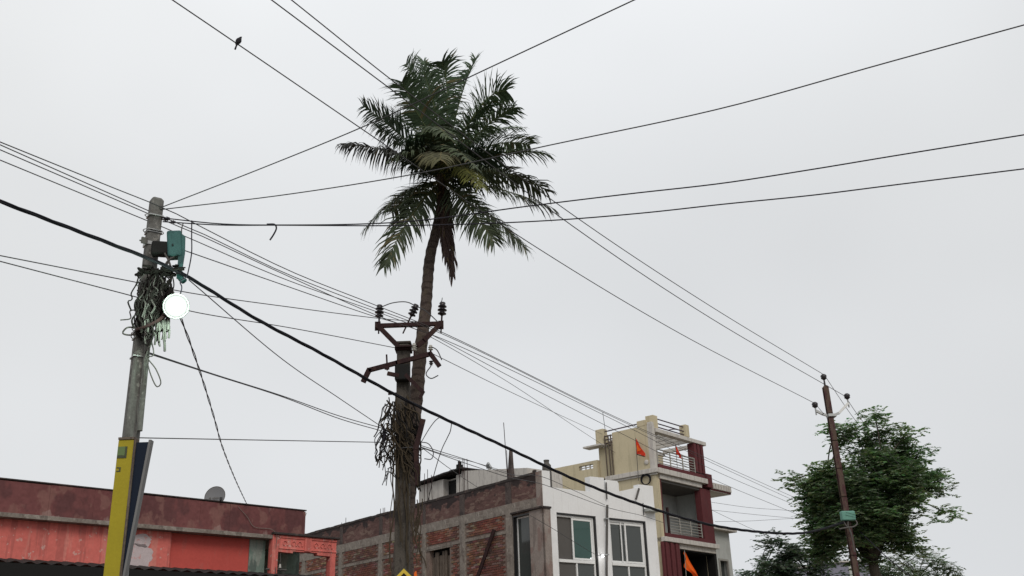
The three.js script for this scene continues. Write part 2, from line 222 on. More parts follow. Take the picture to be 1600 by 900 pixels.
  core.push(box(0.012, 0.23, 0, door.y0, Z0, -0.255), box(0.012, 0.23, door.y0, 7.36, Z0, door.z0), box(0.012, 0.23, door.y0, door.y1, door.z1, win.z0), box(0.012, 0.23, door.y1, 7.36, door.z0, win.z0), box(0.012, 0.23, win.y1, 7.36, win.z0, -0.255), box(0.012, 0.23, door.y0, win.y1, win.z1, -0.255), box(0.012, 0.23, door.y0, win.y0, win.z0, win.z1));
  const sideWall = part('side_wall', core, M.mortar, H);
  const cols = [[-1.90, -1.52], [-4.53, -4.17], [-6.85, -6.62], [-9.91, -9.62], [-13.0, -12.7], [-16.2, -15.9]];
  const bands = [[7.03, 7.36], [6.40, 6.50], [3.55, 3.85]];
  const rows = [], pitch = 0.079, bl = 0.236;
  const cA = [[0.175, 0.078, 0.056], [0.145, 0.062, 0.046], [0.22, 0.108, 0.076], [0.10, 0.050, 0.042], [0.25, 0.155, 0.118], [0.16, 0.068, 0.050]];
  for (let r = 0; r * pitch < 7.02; r++) {
    const y = r * pitch + 0.006, y1 = y + 0.064; if (bands.some(([a, b]) => y1 > a - 0.004 && y < b + 0.004)) continue;
    for (let z = -0.70 - (r % 2) * bl / 2; z > Z0 + 0.3; z -= bl) {
      const z1 = z, z0 = z - bl + 0.014;
      if (cols.some(([a, b]) => z1 > a - 0.01 && z0 < b + 0.01)) continue;
      if (y1 > door.y0 && y < door.y1 && z1 > door.z0 - 0.03 && z0 < door.z1 + 0.03) continue;
      if (y1 > win.y0 - 0.1 && y < win.y1 + 0.1 && z1 > win.z0 - 0.1) continue;
      if (rnd() < 0.012) continue;                                   // missing brick
      const g = new THREE.BoxGeometry(0.03, y1 - y + (rnd() - 0.5) * 0.006, z1 - z0 + (rnd() - 0.5) * 0.01).translate(0.009 - rnd() * 0.010, (y + y1) / 2 + (rnd() - 0.5) * 0.006, (z0 + z1) / 2);
      const patch = fbm(z / 18.5 + 1, y / 8, 8, 5, 501, 3), wash = fbm(z / 18.5 + 1, y / 8, 13, 8, 707, 3);
      let c = cA[Math.floor(rnd() * cA.length)].map((x) => x * (0.95 + 0.5 * rnd()));
      if (rnd() < 0.035) c = [0.36, 0.29, 0.235];                       // mortar smears and bare pale bricks
      c = c.map((x, q) => mix(x, [0.085, 0.06, 0.055][q], smooth(0.54, 0.68, patch) * 0.5)); c = c.map((x, q) => mix(x, [0.19, 0.060, 0.046][q], smooth(0.52, 0.62, wash) * 0.6));
      const col = new Float32Array(24 * 3); for (let k = 0; k < 24; k++) col.set(c, k * 3); g.setAttribute('color', new THREE.BufferAttribute(col, 3)); rows.push(g);
    }
  }
  const bricks = part('bricks', rows, M.brick, sideWall); bricks.userData.kind = 'stuff';
  for (const [a, b] of bands) part('concrete_band', box(-0.022, 0.02, a, b, Z0, a > 6.9 || a < 5 ? -0.26 : -1.52), M.concrete, H);
  for (const [i, [a, b]] of cols.entries()) { part('concrete_column', box(-0.030, 0.06, 0, 7.365, a + 0.02, b - 0.02, 0.012), M.concrete, H); part('parapet_column', box(-0.022, 0.06, 7.367, 8.1, a + 0.03, b - 0.03, 0.012), M.mortarDark, H); }
  // parapet: dirty cement-washed brick, black with mould along its top
  part('parapet', box(0.0, 0.22, 7.362, 8.16, Z0, -0.256), M.washedParapet, H);
  const cop = []; for (let z = Z0; z < -0.26; z += 0.42) { const h = 8.205 + rnd() * 0.02; cop.push(box(-0.012 - rnd() * 0.010, 0.24, 8.11 + rnd() * 0.03, h, z, Math.min(-0.258, z + 0.417))); }
  part('coping', cop, M.mould, H);
  part('corner_plaster', [box(-0.03, 0.016, 0, 6.97, -0.64, 0.05), box(-0.03, 0.3, 0, 6.97, 0.002, 0.05), box(-0.012, 0.018, 7.05, 8.2, -0.255, 0.03)], M.plasterStrip, H);
  part('lintel', box(-0.10, 0.32, 6.975, 7.04, -1.55, 0.10, 0.01), M.mould, H);
  { // tall narrow window near the corner
    const w = new THREE.Group(); w.name = 'side_window'; H.add(w);
    const c = 0.024, A = win.z0 + c, B = win.z1 - 0.02, f = 0.055;
    part('black_lining', [box(-0.02, 0.225, win.y0, win.y1 + 0.02, win.z0 + 0.002, A), box(-0.02, 0.225, win.y0, win.y1 + 0.02, B, win.z1 + 0.001), box(-0.02, 0.225, win.y1 - 0.02, win.y1 + 0.02, A, B), box(-0.02, 0.225, win.y0, win.y0 + 0.02, A, B)], M.liningBlack, w);  // plain black strips on all four sides of the opening
    part('frame', [box(0.13, 0.17, win.y0 + 0.02, win.y1 - 0.02, A + 0.002, A + f, 0.006), box(0.13, 0.17, win.y0 + 0.02, win.y1 - 0.02, B - f, B - 0.002, 0.006), box(0.13, 0.17, win.y1 - 0.02 - f, win.y1 - 0.022, A + f, B - f, 0.006)], M.frameWhite, w);
    part('pane', box(0.148, 0.155, win.y0 + 0.02, win.y1 - 0.02 - f, A + f, B - f), M.glass, w);
    part('room_wall', box(0.6, 0.62, 3.8, 7.0, -2.6, -0.3), M.greyWall, w);
  }
  { // boarded doorway
    const d = new THREE.Group(); d.name = 'boarded_opening'; H.add(d);
    let z = door.z0 + 0.02; while (z < door.z1 - 0.06) { const w = 0.12 + rnd() * 0.10, e = Math.min(z + w, door.z1 - 0.02); part('plank', box(0.10 + rnd() * 0.05, 0.17, door.y0, door.y1 - 0.05 - rnd() * 0.25, z, e, 0.006), M.wood, d); z = e + 0.02 + rnd() * 0.05; }
    part('backing', box(0.21, 0.22, door.y0, door.y1, door.z0, door.z1), M.black, d);
    part('lintel', box(-0.015, 0.02, door.y1 - 0.03, door.y1 + 0.018, door.z0 - 0.2, door.z1 + 0.2), M.concrete, d);
  }
  // bare reinforcing bars above the columns
  for (const [z, x, n, h] of [[-1.72, 0.1, 1, 9.5], [-4.35, 0.1, 4, 9.65], [-6.6, 0.1, 4, 9.5], [-9.75, 0.1, 3, 8.65], [-12.85, 0.1, 2, 8.6]])
    for (let k = 0; k < n; k++) part('reinforcing_bar', rod([x + (k % 2) * 0.14 - 0.05, 8.1, z + (k - n / 2) * 0.11], [x + (k % 2) * 0.14 - 0.05 + (rnd() - 0.5) * 0.06, h - rnd() * 0.45, z + (k - n / 2) * 0.11 + (rnd() - 0.5) * 0.07], 0.012), M.rust, H);
  part('column_stub', [slab([[-1.84, 8.1], [-1.54, 8.1], [-1.60, 8.7], [-1.63, 9.25], [-1.67, 9.25], [-1.74, 8.8]], 0.12, -0.06).rotateY(-Math.PI / 2).translate(0.12, 0, 0)], M.mortarDark, H);
  part('reinforcing_bar', rod([0.06, 8.1, -1.80], [0.06, 10.25, -1.93], 0.013), M.rust, H);

  // stairhead on the roof
  const s = new THREE.Group(); s.name = 'stairhead'; H.add(s);
  part('wall', [box(3.0, 4.9, 7.2, 9.86, -11.5, -9.68), box(3.0, 4.9, 7.2, 9.86, -8.76, -8.40), box(3.3, 4.9, 7.2, 9.86, -9.68, -8.76), slab([[-8.398, 7.2], [-4.2, 7.2], [-4.2, 9.36], [-8.398, 9.98]], 1.8, 0).rotateY(-Math.PI / 2).translate(4.8, 0, 0)], M.paleTrim, s);
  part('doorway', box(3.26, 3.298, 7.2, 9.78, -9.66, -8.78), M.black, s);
  const rf = []; for (let z = -11.75; z < -8.2; z += 0.16) rf.push(box(2.72, 5.05, 9.90 + (z + 11.75) * 0.03, 9.95 + (z + 11.75) * 0.03 + rnd() * 0.02, z, z + 0.15));
  part('tin_roof', rf, M.darkSheet, s); part('ridge_end', [box(2.7, 2.95, 9.98, 10.2, -8.35, -8.22), box(2.75, 2.9, 10.2, 10.34, -8.30, -8.24)], M.black, s);
  part('gutter_pipe', tube([[2.9, 7.2, -11.75], [2.9, 9.6, -11.75], [2.88, 9.8, -11.68], [2.9, 9.86, -11.45]], 0.04, 16, 6), M.frameDark, s);
  part('parapet_corner_lump', new THREE.IcosahedronGeometry(0.07, 1).scale(1, 0.8, 1.3).translate(0.12, 8.27, -0.45), M.mould, H);
}
{ const W0 = new THREE.Object3D(); W0.position.set(0.73, 0, -33); W0.rotation.y = THREE.MathUtils.degToRad(40); W0.updateMatrixWorld();
  const at = (x, y, z) => W0.localToWorld(V(x, y, z)).toArray(), d = THREE.MathUtils.degToRad(40);
  const t = thing('water_tank', 'small grey water tank on the roof behind the white corner block', 'water tank', at(3.5, 7.22, -3.63), d);
  part('drum', new THREE.LatheGeometry([[0, 0], [0.17, 0], [0.18, 0.3], [0.172, 0.32], [0.18, 0.34], [0.18, 1.9], [0.172, 1.93], [0.18, 1.96], [0.17, 2.18], [0.10, 2.26], [0.10, 2.32], [0, 2.33]].map((p) => new THREE.Vector2(...p)), 18), M.mesh, t);
  part('lid', new THREE.CylinderGeometry(0.11, 0.11, 0.05, 14).translate(0, 2.36, 0), M.mesh, t);
  const l = thing('floodlight', 'small grey floodlight on a thin post above the brick parapet', 'floodlight', at(3.5, 9.78, -7.18), d);
  part('post', rod([0, -2.6, 0], [0, 0.05, 0], 0.018), M.galv, l); part('housing', new RoundedBoxGeometry(0.10, 0.20, 0.34, 2, 0.03).rotateX(0.9).translate(0, 0.22, 0), M.galv, l); part('glass', box(-0.062, -0.052, 0.14, 0.30, -0.1, 0.1).rotateX(0), M.glass, l); part('bracket', tube([[0, 0.03, 0], [0, 0.1, 0.05], [0, 0.18, 0.0]], 0.015, 8, 5), M.mesh, l);
  const b = thing('bulb_lamp', 'tiny lit white bulb beside the left front window of the white house', 'lamp', at(2.47, 5.56, 0.14), d);
  part('bulb', new THREE.SphereGeometry(0.055, 12, 10), new THREE.MeshStandardMaterial({ color: 0xffffff, emissive: 0xffffff, emissiveIntensity: 2.2 }), b); part('holder', rod([0, 0.05, -0.1], [0, 0.06, -0.02], 0.02), M.frameDark, b);
  const pl = new THREE.PointLight(0xffffff, 0.05, 0, 2); pl.position.set(0, -0.01, 0.09); pl.castShadow = true; b.add(pl);
  const k = thing('leaning_plank', 'dark plank leaning diagonally against the brick side wall', 'plank', at(0, 0, 0), d);
  part('board', bar([-0.10, 6.6, -2.42], [-0.32, 3.1, -4.45], 0.05, 0.13), M.rust, k); part('prop', bar([-0.3, 0, -4.5], [-0.30, 3.14, -4.42], 0.06), M.wood, k);
}

// ---------------------------------------------------------------- cream and maroon house
{
  const rnd = seeded(99), H = thing('house', 'cream three-storey house with maroon balconies and open roof pergola', 'house', [5.75, 0, -42], THREE.MathUtils.degToRad(50));
  part('side_wall', [box(0, 0.2, 0, 9.74, -8, -0.002), box(0.002, 0.2, 9.94, 11.83, -2.08, -0.25), box(0.15, 0.3, 9.94, 11.30, -2.95, -2.085), box(0.0, 0.2, 9.742, 10.44, -8, -2.96), box(0.0, 0.2, 10.64, 10.77, -8, -2.96), box(0.0, 0.2, 10.44, 10.64, -8, -3.98), box(0.0, 0.2, 10.44, 10.64, -3.2, -2.96)], M.cream, H);
  part('front_return', box(0.003, 0.21, 9.945, 11.83, -0.248, -0.002), M.paleTrim, H);
  part('jamb', box(0.002, 0.21, 0, 9.5, 0, 0.03), M.cream, H);
  part('back_wall', [box(0.2, 4.4, 0, 9.7, -8.2, -8), box(4.2, 4.4, 0, 9.7, -8, -0.4), box(0.31, 4.4, 9.745, 11.4, -3.05, -2.96)], M.cream, H);
  part('roof_slab', box(0.31, 4.2, 11.42, 11.6, -2.95, -2.31), M.paleTrim, H); part('terrace_slab', box(0.2, 4.2, 9.6, 9.74, -8, -2.4), M.paleTrim, H);
  part('lattice', [0, 1, 2].flatMap((k) => [box(0.05, 0.12, 10.44, 10.64, -3.92 + k * 0.24, -3.89 + k * 0.24)]).concat([box(0.05, 0.12, 10.525, 10.555, -3.97, -3.21)]), M.paleTrim, H);
  part('side_ledge', [box(-0.14, 0.0, 9.745, 9.94, -2.5, 0.16, 0.012), box(-0.06, 0.0, 9.66, 9.742, -2.5, 0.1, 0.01)], M.paleTrim, H);
  part('side_chajja', box(-0.35, 0.148, 11.30, 11.38, -3.45, -2.45, 0.01), M.paleTrim, H);
  part('roof_post', box(-0.02, 0.3, 11.382, 12.1, -2.95, -2.53, 0.01), M.cream, H);
  part('roof_post', box(-0.01, 0.3, 11.832, 12.08, -0.74, -0.32, 0.01), M.cream, H);
  part('roof_post', box(0.2, 0.55, 11.682, 12.28, -0.42, -0.02, 0.01), M.cream, H);
  part('roof_post', box(2.84, 3.14, 11.75, 12.3, -0.35, -0.02, 0.01), M.cream, H);
  part('corner_block', box(0.01, 0.19, 11.832, 11.95, -0.24, -0.01, 0.01), M.paleTrim, H);
  part('roof_rail', rod([0.1, 11.97, -2.5], [0.1, 11.99, -0.74], 0.028), M.railDark, H);
  for (const y of [11.42, 11.58, 11.74]) part('roof_rail', rod([0.05, y, -2.52], [0.05, y, -2.09], 0.028), M.railDark, H);
  for (const y of [11.84, 12.0, 12.2]) part('roof_rail', rod([0.54, y, -0.15], [2.86, y, -0.15], 0.028), M.railDark, H);
  part('roof_rail', tube([[1.55, 11.84, -0.15], [1.95, 11.95, -0.15], [2.3, 12.0, -0.15]], 0.025, 10, 6), M.railDark, H);
  for (const z of [-2.42, -2.24, -2.11]) part('downpipe', rod([-0.04, 9.95, z], [-0.06, 11.75, z - 0.01], 0.032), M.wood, H);
  // pergola
  part('pergola_beam', [box(0.22, 4.36, 11.52, 11.69, -0.2, 0.08, 0.012), box(0.2, 4.36, 11.40, 11.52, -2.3, -2.15), box(4.18, 4.36, 11.52, 11.68, -2.15, -0.21)], M.paleTrim, H);
  for (const x of [0.75, 1.35, 1.95, 2.55, 3.15]) part('rafter', box(x, x + 0.1, 11.53, 11.66, -2.15, -0.21), M.paleTrim, H);
  part('room_wall', [box(0.2, 4.2, 9.95, 11.4, -2.3, -2.18)], M.cream, H);
  const mc = [box(3.3, 4.15, 10.2, 11.52, -0.3, -0.06)]; for (let k = 0; k < 3; k++) mc.push(box(3.3 + k * 0.3, 3.5 + k * 0.3, 10.2, 11.52, -0.062, 0.05, 0.01));
  part('maroon_column', mc, M.maroon, H);
  part('maroon_block', box(3.98, 4.43, 9.60, 10.2, -0.4, 0.16, 0.01), M.maroon, H);
  const railing = (x0, x1, y0, y1, z, nx, ny) => { const R = new THREE.Group(); R.name = 'balcony_railing'; H.add(R); for (let k = 0; k < nx; k++) part('post', rod([mix(x0, x1, k / (nx - 1)), y0, z], [mix(x0, x1, k / (nx - 1)), y1, z], 0.028), M.steel, R); for (let k = 0; k <= ny; k++) part('bar', rod([x0, mix(y0 + 0.06, y1, k / ny), z], [x1, mix(y0 + 0.06, y1, k / ny), z], k === ny ? 0.032 : 0.02), M.steel, R); };
  railing(0.22, 3.24, 10.14, 10.78, 0.02, 4, 5);
  pieces('maroon_band', [box(0.21, 3.975, 9.945, 10.15, -0.1, 0.06, 0.01), box(0.215, 4.38, 7.112, 7.30, -0.1, 0.04, 0.01)], M.maroon, H);
  part('balcony_slab', [box(0.002, 3.97, 9.72, 9.942, -2.2, 0.2, 0.015), box(0.21, 3.6, 9.52, 9.718, -2.2, 0.08, 0.012)], M.paleTrim, H);
  part('balcony_slab', [box(0.0, 4.4, 6.92, 7.11, -2.4, 0.2, 0.015), box(1.25, 4.3, 6.72, 6.918, -2.4, 0.05, 0.012)], M.paleTrim, H);
  pieces('maroon_frame', [box(0.212, 0.30, 7.302, 9.518, -1.6, 0.035), box(3.5, 4.38, 7.302, 9.518, -0.28, 0.02, 0.01)], M.maroon, H);
  part('balcony_wall', [box(0.302, 4.19, 7.112, 9.5, -1.75, -1.6), box(4.08, 4.19, 7.112, 9.5, -1.6, -0.3)], M.greyWall, H); part('balcony_ceiling', box(0.302, 4.08, 9.42, 9.515, -1.6, -0.02), M.mesh, H);  // ceiling coloured dark to stand for the shade inside the balcony
  railing(0.75, 3.4, 7.34, 8.0, -0.05, 4, 5);
  part('railing_end_post', rod([0.74, 7.3, -0.05], [0.74, 8.38, -0.05], 0.06), M.rust, H);
  // lower storey
  const rp = []; for (let k = 0; k < 7; k++) rp.push(box(-0.15 + k * 0.195, -0.005 + k * 0.195, 3.6, 6.9, 0.04 + (k % 2) * 0.04, 0.13 + (k % 2) * 0.04, 0.02)); rp.push(box(-0.15, 1.22, 3.6, 6.9, 0.032, 0.06)); part('red_panel', rp, M.maroon, H);
  part('recess', [box(1.25, 4.3, 3.6, 6.7, -2.4, -2.3), box(1.24, 1.3, 3.6, 6.7, -2.3, 0.0), box(4.15, 4.195, 3.6, 6.7, -2.3, -0.41), box(4.197, 4.39, 0, 6.915, -0.395, -0.01), box(1.3, 4.15, 6.66, 6.715, -2.3, -0.02)], M.black, H);  // black faces stand in for the shade deep in this opening
  part('lower_front', box(0.22, 4.28, 0, 3.6, -0.2, 0), M.cream, H);
  // chajja over the side passage with its row of tile ends
  part('chajja', [box(4.435, 6.35, 9.55, 9.80, -2.6, 0.0, 0.01)], M.maroon, H); part('chajja_underside', box(4.44, 6.33, 9.53, 9.548, -2.58, -0.02), M.paleTrim, H);
  for (let k = 0; k < 8; k++) part('tile_end', box(4.45 + k * 0.24, 4.63 + k * 0.24, 9.62, 9.90, -0.1, 0.06, 0.02), M.paleTrim, H);
  // antenna
  part('antenna', rod([0.05, 12.0, -2.45], [0.05, 12.85, -2.52], 0.012), M.frameDark, H);
  part('wall_lamp', new THREE.SphereGeometry(0.11, 12, 8).scale(0.4, 1, 1).translate(-0.02, 10.25, -0.4), M.paleTrim, H);
}
{ const Y0 = new THREE.Object3D(); Y0.position.set(5.75, 0, -42); Y0.rotation.y = THREE.MathUtils.degToRad(50); Y0.updateMatrixWorld();
  const at = (x, y, z) => Y0.localToWorld(V(x, y, z)).toArray(), d = THREE.MathUtils.degToRad(50);
  // grey annexe
  const G = thing('annexe', 'low grey annexe with flat cornice right of the maroon balcony house', 'building', at(0, 0, 0), d);
  part('wall', [box(4.41, 5.05, 0, 7.83, -6, -0.3), box(5.05, 5.92, 0, 4.9, -6, -0.3), box(5.05, 5.92, 6.62, 7.83, -6, -0.3), box(5.92, 6.25, 0, 7.83, -6, -0.3), box(5.05, 5.92, 4.9, 6.62, -6, -0.62)], M.greyWall, G);
  part('cornice', box(4.41, 6.5, 7.832, 8.02, -6.1, 0.0, 0.012), M.paleTrim, G);
  const gw = new THREE.Group(); gw.name = 'window'; G.add(gw); part('frame', [box(5.06, 5.14, 4.9, 6.61, -0.36, -0.27), box(5.83, 5.91, 4.9, 6.61, -0.36, -0.27), box(5.14, 5.83, 6.53, 6.61, -0.36, -0.27)], M.steel, gw); part('pane', box(5.14, 5.83, 4.9, 6.53, -0.5, -0.49), M.glass, gw);
  // flags
  const cloth = (pts, nu, seed, amp) => { // pts: three corners hoist top, hoist bottom, fly
    const pos = [], idx = [], [a, b, c] = pts.map((p) => V(...p)), n = nu;
    for (let i = 0; i <= n; i++) for (let j = 0; j <= n; j++) { const u = i / n, v = j / n, q = a.clone().lerp(b, v).lerp(c, u); q.z += amp * Math.sin(u * 9 + v * 3 + seed) * u + amp * 0.5 * Math.sin(v * 11 + seed); q.y += amp * 0.5 * Math.sin(u * 7 + v * 6); pos.push(q.x, q.y, q.z); if (i < n && j < n) { const k = i * (n + 1) + j; idx.push(k, k + 1, k + n + 1, k + 1, k + n + 2, k + n + 1); } }
    const g = new THREE.BufferGeometry(); g.setAttribute('position', new THREE.Float32BufferAttribute(pos, 3)); g.setIndex(idx); g.computeVertexNormals(); return g;
  };
  const f1 = thing('flag', 'red triangular flag on a thin stick against the cream side wall', 'flag', at(0, 0, 0), d, 'pennant flags');
  part('pole', rod([-0.2, 9.5, -0.75], [-0.25, 11.32, -0.70], 0.014), M.mesh, f1); part('cloth', cloth([[-0.25, 11.28, -0.70], [-0.23, 10.62, -0.71], [-0.27, 10.45, -0.25]], 10, 1, 0.05), M.flagRed, f1); part('emblem', cloth([[-0.29, 11.0, -0.64], [-0.28, 10.7, -0.65], [-0.3, 10.72, -0.46]], 6, 1, 0.04), M.flagOrange, f1); part('fringe', tube([[-0.26, 10.6, -0.68], [-0.28, 10.52, -0.5], [-0.28, 10.44, -0.3]], 0.02, 10, 4), M.rust, f1);
  const f2 = thing('flag', 'small red flag hanging on the top balcony railing under the pergola', 'flag', at(0, 0, 0), d, 'pennant flags');
  part('pole', rod([1.62, 10.15, 0.1], [1.6, 11.2, 0.12], 0.012), M.mesh, f2); part('cloth', cloth([[1.6, 11.12, 0.12], [1.6, 10.75, 0.12], [2.0, 10.6, 0.14]], 8, 2, 0.05), M.flagRed, f2);
  const f3 = thing('flag', 'orange cloth flag drooping in front of the dark lower opening', 'flag', at(0, 0, 0), d, 'pennant flags');
  part('pole', rod([1.15, 3.6, 0.25], [1.22, 6.62, 0.3], 0.016), M.steel, f3); part('cloth', cloth([[1.22, 6.58, 0.3], [1.17, 5.85, 0.28], [2.25, 5.05, 0.45]], 12, 3, 0.12), M.flagOrange, f3);
  const r = thing('cable_coil', 'coil of black cable hanging on the cream side wall', 'cable coil', at(-0.08, 9.5, -0.46), d);
  part('loops', [0, 1, 2].map((k) => new THREE.TorusGeometry(0.20 + k * 0.012, 0.022, 6, 24).rotateY(Math.PI / 2 + 0.1 * k).translate(-0.02 * k, 0.01 * k, 0.01 * k)), M.cable, r); part('hook', rod([0.06, 0.22, 0], [-0.06, 0.22, 0], 0.012), M.galv, r);
}

// ---------------------------------------------------------------- pink house
{
  const rnd = seeded(55), deg = THREE.MathUtils.degToRad(45), H = thing('house', 'pink house with dark red weathered parapet and small carved porch at left', 'house', [-7.35, 0, -34], deg), X0 = -11;
  // parapet on its projecting slab, slightly uneven along the top
  const pp = []; let x = X0; while (x < -0.01) { const e = Math.min(0, x + 0.9 + rnd() * 0.7); pp.push(box(x, e - (e < 0 ? 0.004 : 0), 6.415, 7.26 + rnd() * 0.03, 0.02, 0.26 + rnd() * 0.012)); x = e; }
  part('parapet', pp, M.parapet, H); part('parapet_core', [box(X0, -0.01, 6.42, 7.25, 0.03, 0.25), box(-0.24, -0.012, 6.42, 7.25, -6, 0.03), box(X0, X0 + 0.24, 6.42, 7.25, -6, 0.03)], M.parapet, H);
  part('coping', [box(X0 - 0.02, 0.02, 7.292, 7.325, 0.0, 0.29)], M.mould, H);
  part('roof_slab', box(X0, 0.0, 6.29, 6.412, -6.1, 0.30, 0.012), M.concrete, H);
  part('wall', [box(X0, -4.54, 0, 6.288, -0.22, 0.0)], M.pink, H); part('recessed_wall', [box(-4.54, -1.82, 0, 6.288, -0.3, -0.12)], M.redWall, H);
  part('peeled_patch', [0, 1].map((k) => { const s = [], n = 26, c = k ? [-5.55, 5.50, 0.52, 0.36] : [-5.48, 5.98, 0.34, 0.20]; for (let i = 0; i < n; i++) { const a = i / n * 6.283, q = 0.8 + 0.4 * vnoise(i * 0.8, k * 3, 21, 9, 3); s.push([c[0] + Math.cos(a) * c[2] * q, c[1] + Math.sin(a) * c[3] * q]); } return slab(s, 0.004, 0.001); }), M.peel, H);
  part('green_wall', [box(-1.818, -1.24, 0, 6.288, -0.3, -0.10), box(-1.24, -1.0, 0, 6.288, -2.3, -2.1), box(-1.0, 1.36, 0, 6.42, -2.3, -2.1), box(-1.9, -1.818, 0, 6.28, -6, -0.3)], M.greenPlaster, H);
  part('back_wall', [box(X0, -0.02, 0, 6.28, -6.2, -6.0), box(X0, X0 + 0.2, 0, 6.28, -6, -0.24), box(-0.2, -0.02, 0, 5.3, -6, -2.3), box(-0.2, -0.02, 5.9, 6.28, -6, -2.3)], M.greenPlaster, H);
  // porch
  const P = new THREE.Group(); P.name = 'porch'; H.add(P);
  part('roof', box(-1.26, 1.34, 6.43, 6.50, -2.3, 0.42, 0.012), M.mould, P);
  part('column', box(-1.23, -1.01, 0, 6.428, 0.08, 0.32, 0.012), M.pink, P); part('column', box(1.0, 1.215, 0, 5.87, 0.08, 0.32, 0.012), M.pink, P);
  part('beam', slab([[-1.008, 6.428], [-1.008, 5.90], [-0.46, 5.88], [-0.46, 5.94], [0.48, 5.94], [0.48, 5.87], [1.23, 5.86], [1.23, 6.428]], 0.22, 0.1), M.pink, P);
  part('moulding', [box(-1.005, 1.24, 6.34, 6.40, 0.322, 0.35, 0.01), box(-1.005, 1.24, 5.99, 6.03, 0.322, 0.345, 0.01), box(-0.04, 0.22, 5.96, 6.42, 0.322, 0.36, 0.01)], M.pink, P);
  const orn = []; for (const cx of [-0.78, -0.45, -0.22, 0.42, 0.68, 0.95]) orn.push(new THREE.TorusGeometry(0.075, 0.016, 5, 14, 4.6).translate(cx, 6.18, 0.33), new THREE.SphereGeometry(0.035, 8, 6).scale(1, 1, 0.5).translate(cx + 0.1, 6.13, 0.33));
  part('carving', orn, M.pink, P);
  part('porch_rail', [rod([-1.35, 5.35, 0.2], [-0.6, 5.35, 0.2], 0.03), rod([-1.1, 5.0, 0.36], [-1.1, 5.4, 0.36], 0.012), rod([-0.92, 5.3, 0.34], [-0.93, 5.85, 0.34], 0.01)], M.mesh, P);
  part('bulb_holder', new THREE.CylinderGeometry(0.03, 0.045, 0.12, 8).translate(-0.93, 5.45, 0.34), M.whitePorcelain, P);
  // tin canopy over the shop front, seen edge on from below
  const tin = []; { const pos = [], idx = [], n = 190; for (let i = 0; i <= n; i++) { const xx = mix(X0, 1.7, i / n), w = 0.028 * Math.sin(i * 1.15); for (const [z, y] of [[-0.05, 5.25], [1.5, 5.0]]) { pos.push(xx, y + w, z, xx, y + w - 0.012, z); } if (i < n) { const k = i * 4; idx.push(k, k + 2, k + 4, k + 2, k + 6, k + 4, k + 1, k + 5, k + 3, k + 3, k + 5, k + 7, k + 2, k + 3, k + 6, k + 3, k + 7, k + 6); } } const g = new THREE.BufferGeometry(); g.setAttribute('position', new THREE.Float32BufferAttribute(pos, 3)); g.setIndex(idx); g.computeVertexNormals(); tin.push(g); }
  part('tin_canopy', tin, M.darkSheet, H); part('canopy_shade_board', box(X0, 1.7, 4.5, 4.965, 1.485, 1.51), M.black, H); part('canopy_batten', [box(X0, 1.7, 4.90, 4.96, 1.40, 1.48), box(X0, 1.7, 5.05, 5.11, 0.6, 0.68)], M.black, H);  // black front board added to stand for the shade under the canopy
  for (let k = 0; k < 5; k++) part('canopy_post', rod([X0 + 0.3 + k * 3, 0, 1.44], [X0 + 0.3 + k * 3, 4.91, 1.44], 0.05), M.black, H);
  part('conduit', tube([[-2.55, 7.2, 0.30], [-2.2, 6.9, 0.31], [-1.95, 6.62, 0.31], [-1.3, 6.58, 0.32], [-1.15, 6.45, 0.37], [-1.12, 6.0, 0.345]], 0.009, 30, 5), M.concrete, H);
}
{ const K0 = new THREE.Object3D(); K0.position.set(-7.35, 0, -34); K0.rotation.y = THREE.MathUtils.degToRad(45); K0.updateMatrixWorld(); const at = (x, y, z) => K0.localToWorld(V(x, y, z)).toArray(), d = THREE.MathUtils.degToRad(45);
  const D = thing('satellite_dish', 'grey satellite dish standing on the pink house roof', 'satellite dish', at(-3.12, 7.50, -0.15), d - 0.75);
  const prof = []; for (let i = 0; i <= 8; i++) { const q = i / 8 * 0.33; prof.push(new THREE.Vector2(q, q * q * 0.55)); } prof.push(new THREE.Vector2(0.342, 0.052), new THREE.Vector2(0.335, 0.044)); for (let i = 8; i >= 0; i--) { const q = i / 8 * 0.325; prof.push(new THREE.Vector2(q, q * q * 0.55 - 0.012)); }
  const bowl = part('reflector', new THREE.LatheGeometry(prof, 32).rotateX(Math.PI / 2 - 0.35).scale(0.94, 1.06, 1), M.dish, D);
  part('rim', new THREE.TorusGeometry(0.335, 0.013, 6, 36).translate(0, 0, 0.055).rotateX(-0.35).scale(0.94, 1.06, 1), M.mesh, D);
  pieces('print', [new THREE.CircleGeometry(0.032, 14).translate(-0.15, -0.04, 0.03), ...[0, 1, 2, 3, 4].map((k) => new THREE.PlaneGeometry(0.028, 0.05 + (k % 2) * 0.02).translate(-0.06 + k * 0.042, -0.04, 0.022 + (k > 2 ? 0.006 : 0)))].map((g) => g.rotateX(-0.35)), M.mesh, D);
  part('feed_arm', [rod([0.1, -0.30, 0.1], [0.30, -0.16, 0.42], 0.012), box(0.26, 0.34, -0.18, -0.08, 0.38, 0.48, 0.01)], M.frameDark, D);
  part('mast', [rod([0, -1.05, -0.1], [0, -0.1, -0.06], 0.025), box(-0.12, 0.12, -1.07, -1.04, -0.22, 0.02)], M.mesh, D);
  const a = thing('aerial_rod', 'thin leaning aerial rod on the porch roof of the pink house', 'aerial', at(0.12, 6.5, -0.4), d);
  part('rod', rod([0, 0, 0], [0.34, 0.86, 0], 0.014), M.galv, a); part('clamp', box(0.15, 0.22, 0.42, 0.5, -0.03, 0.03, 0.01), M.mesh, a); part('foot', box(-0.05, 0.05, 0, 0.03, -0.05, 0.05), M.mesh, a);
}

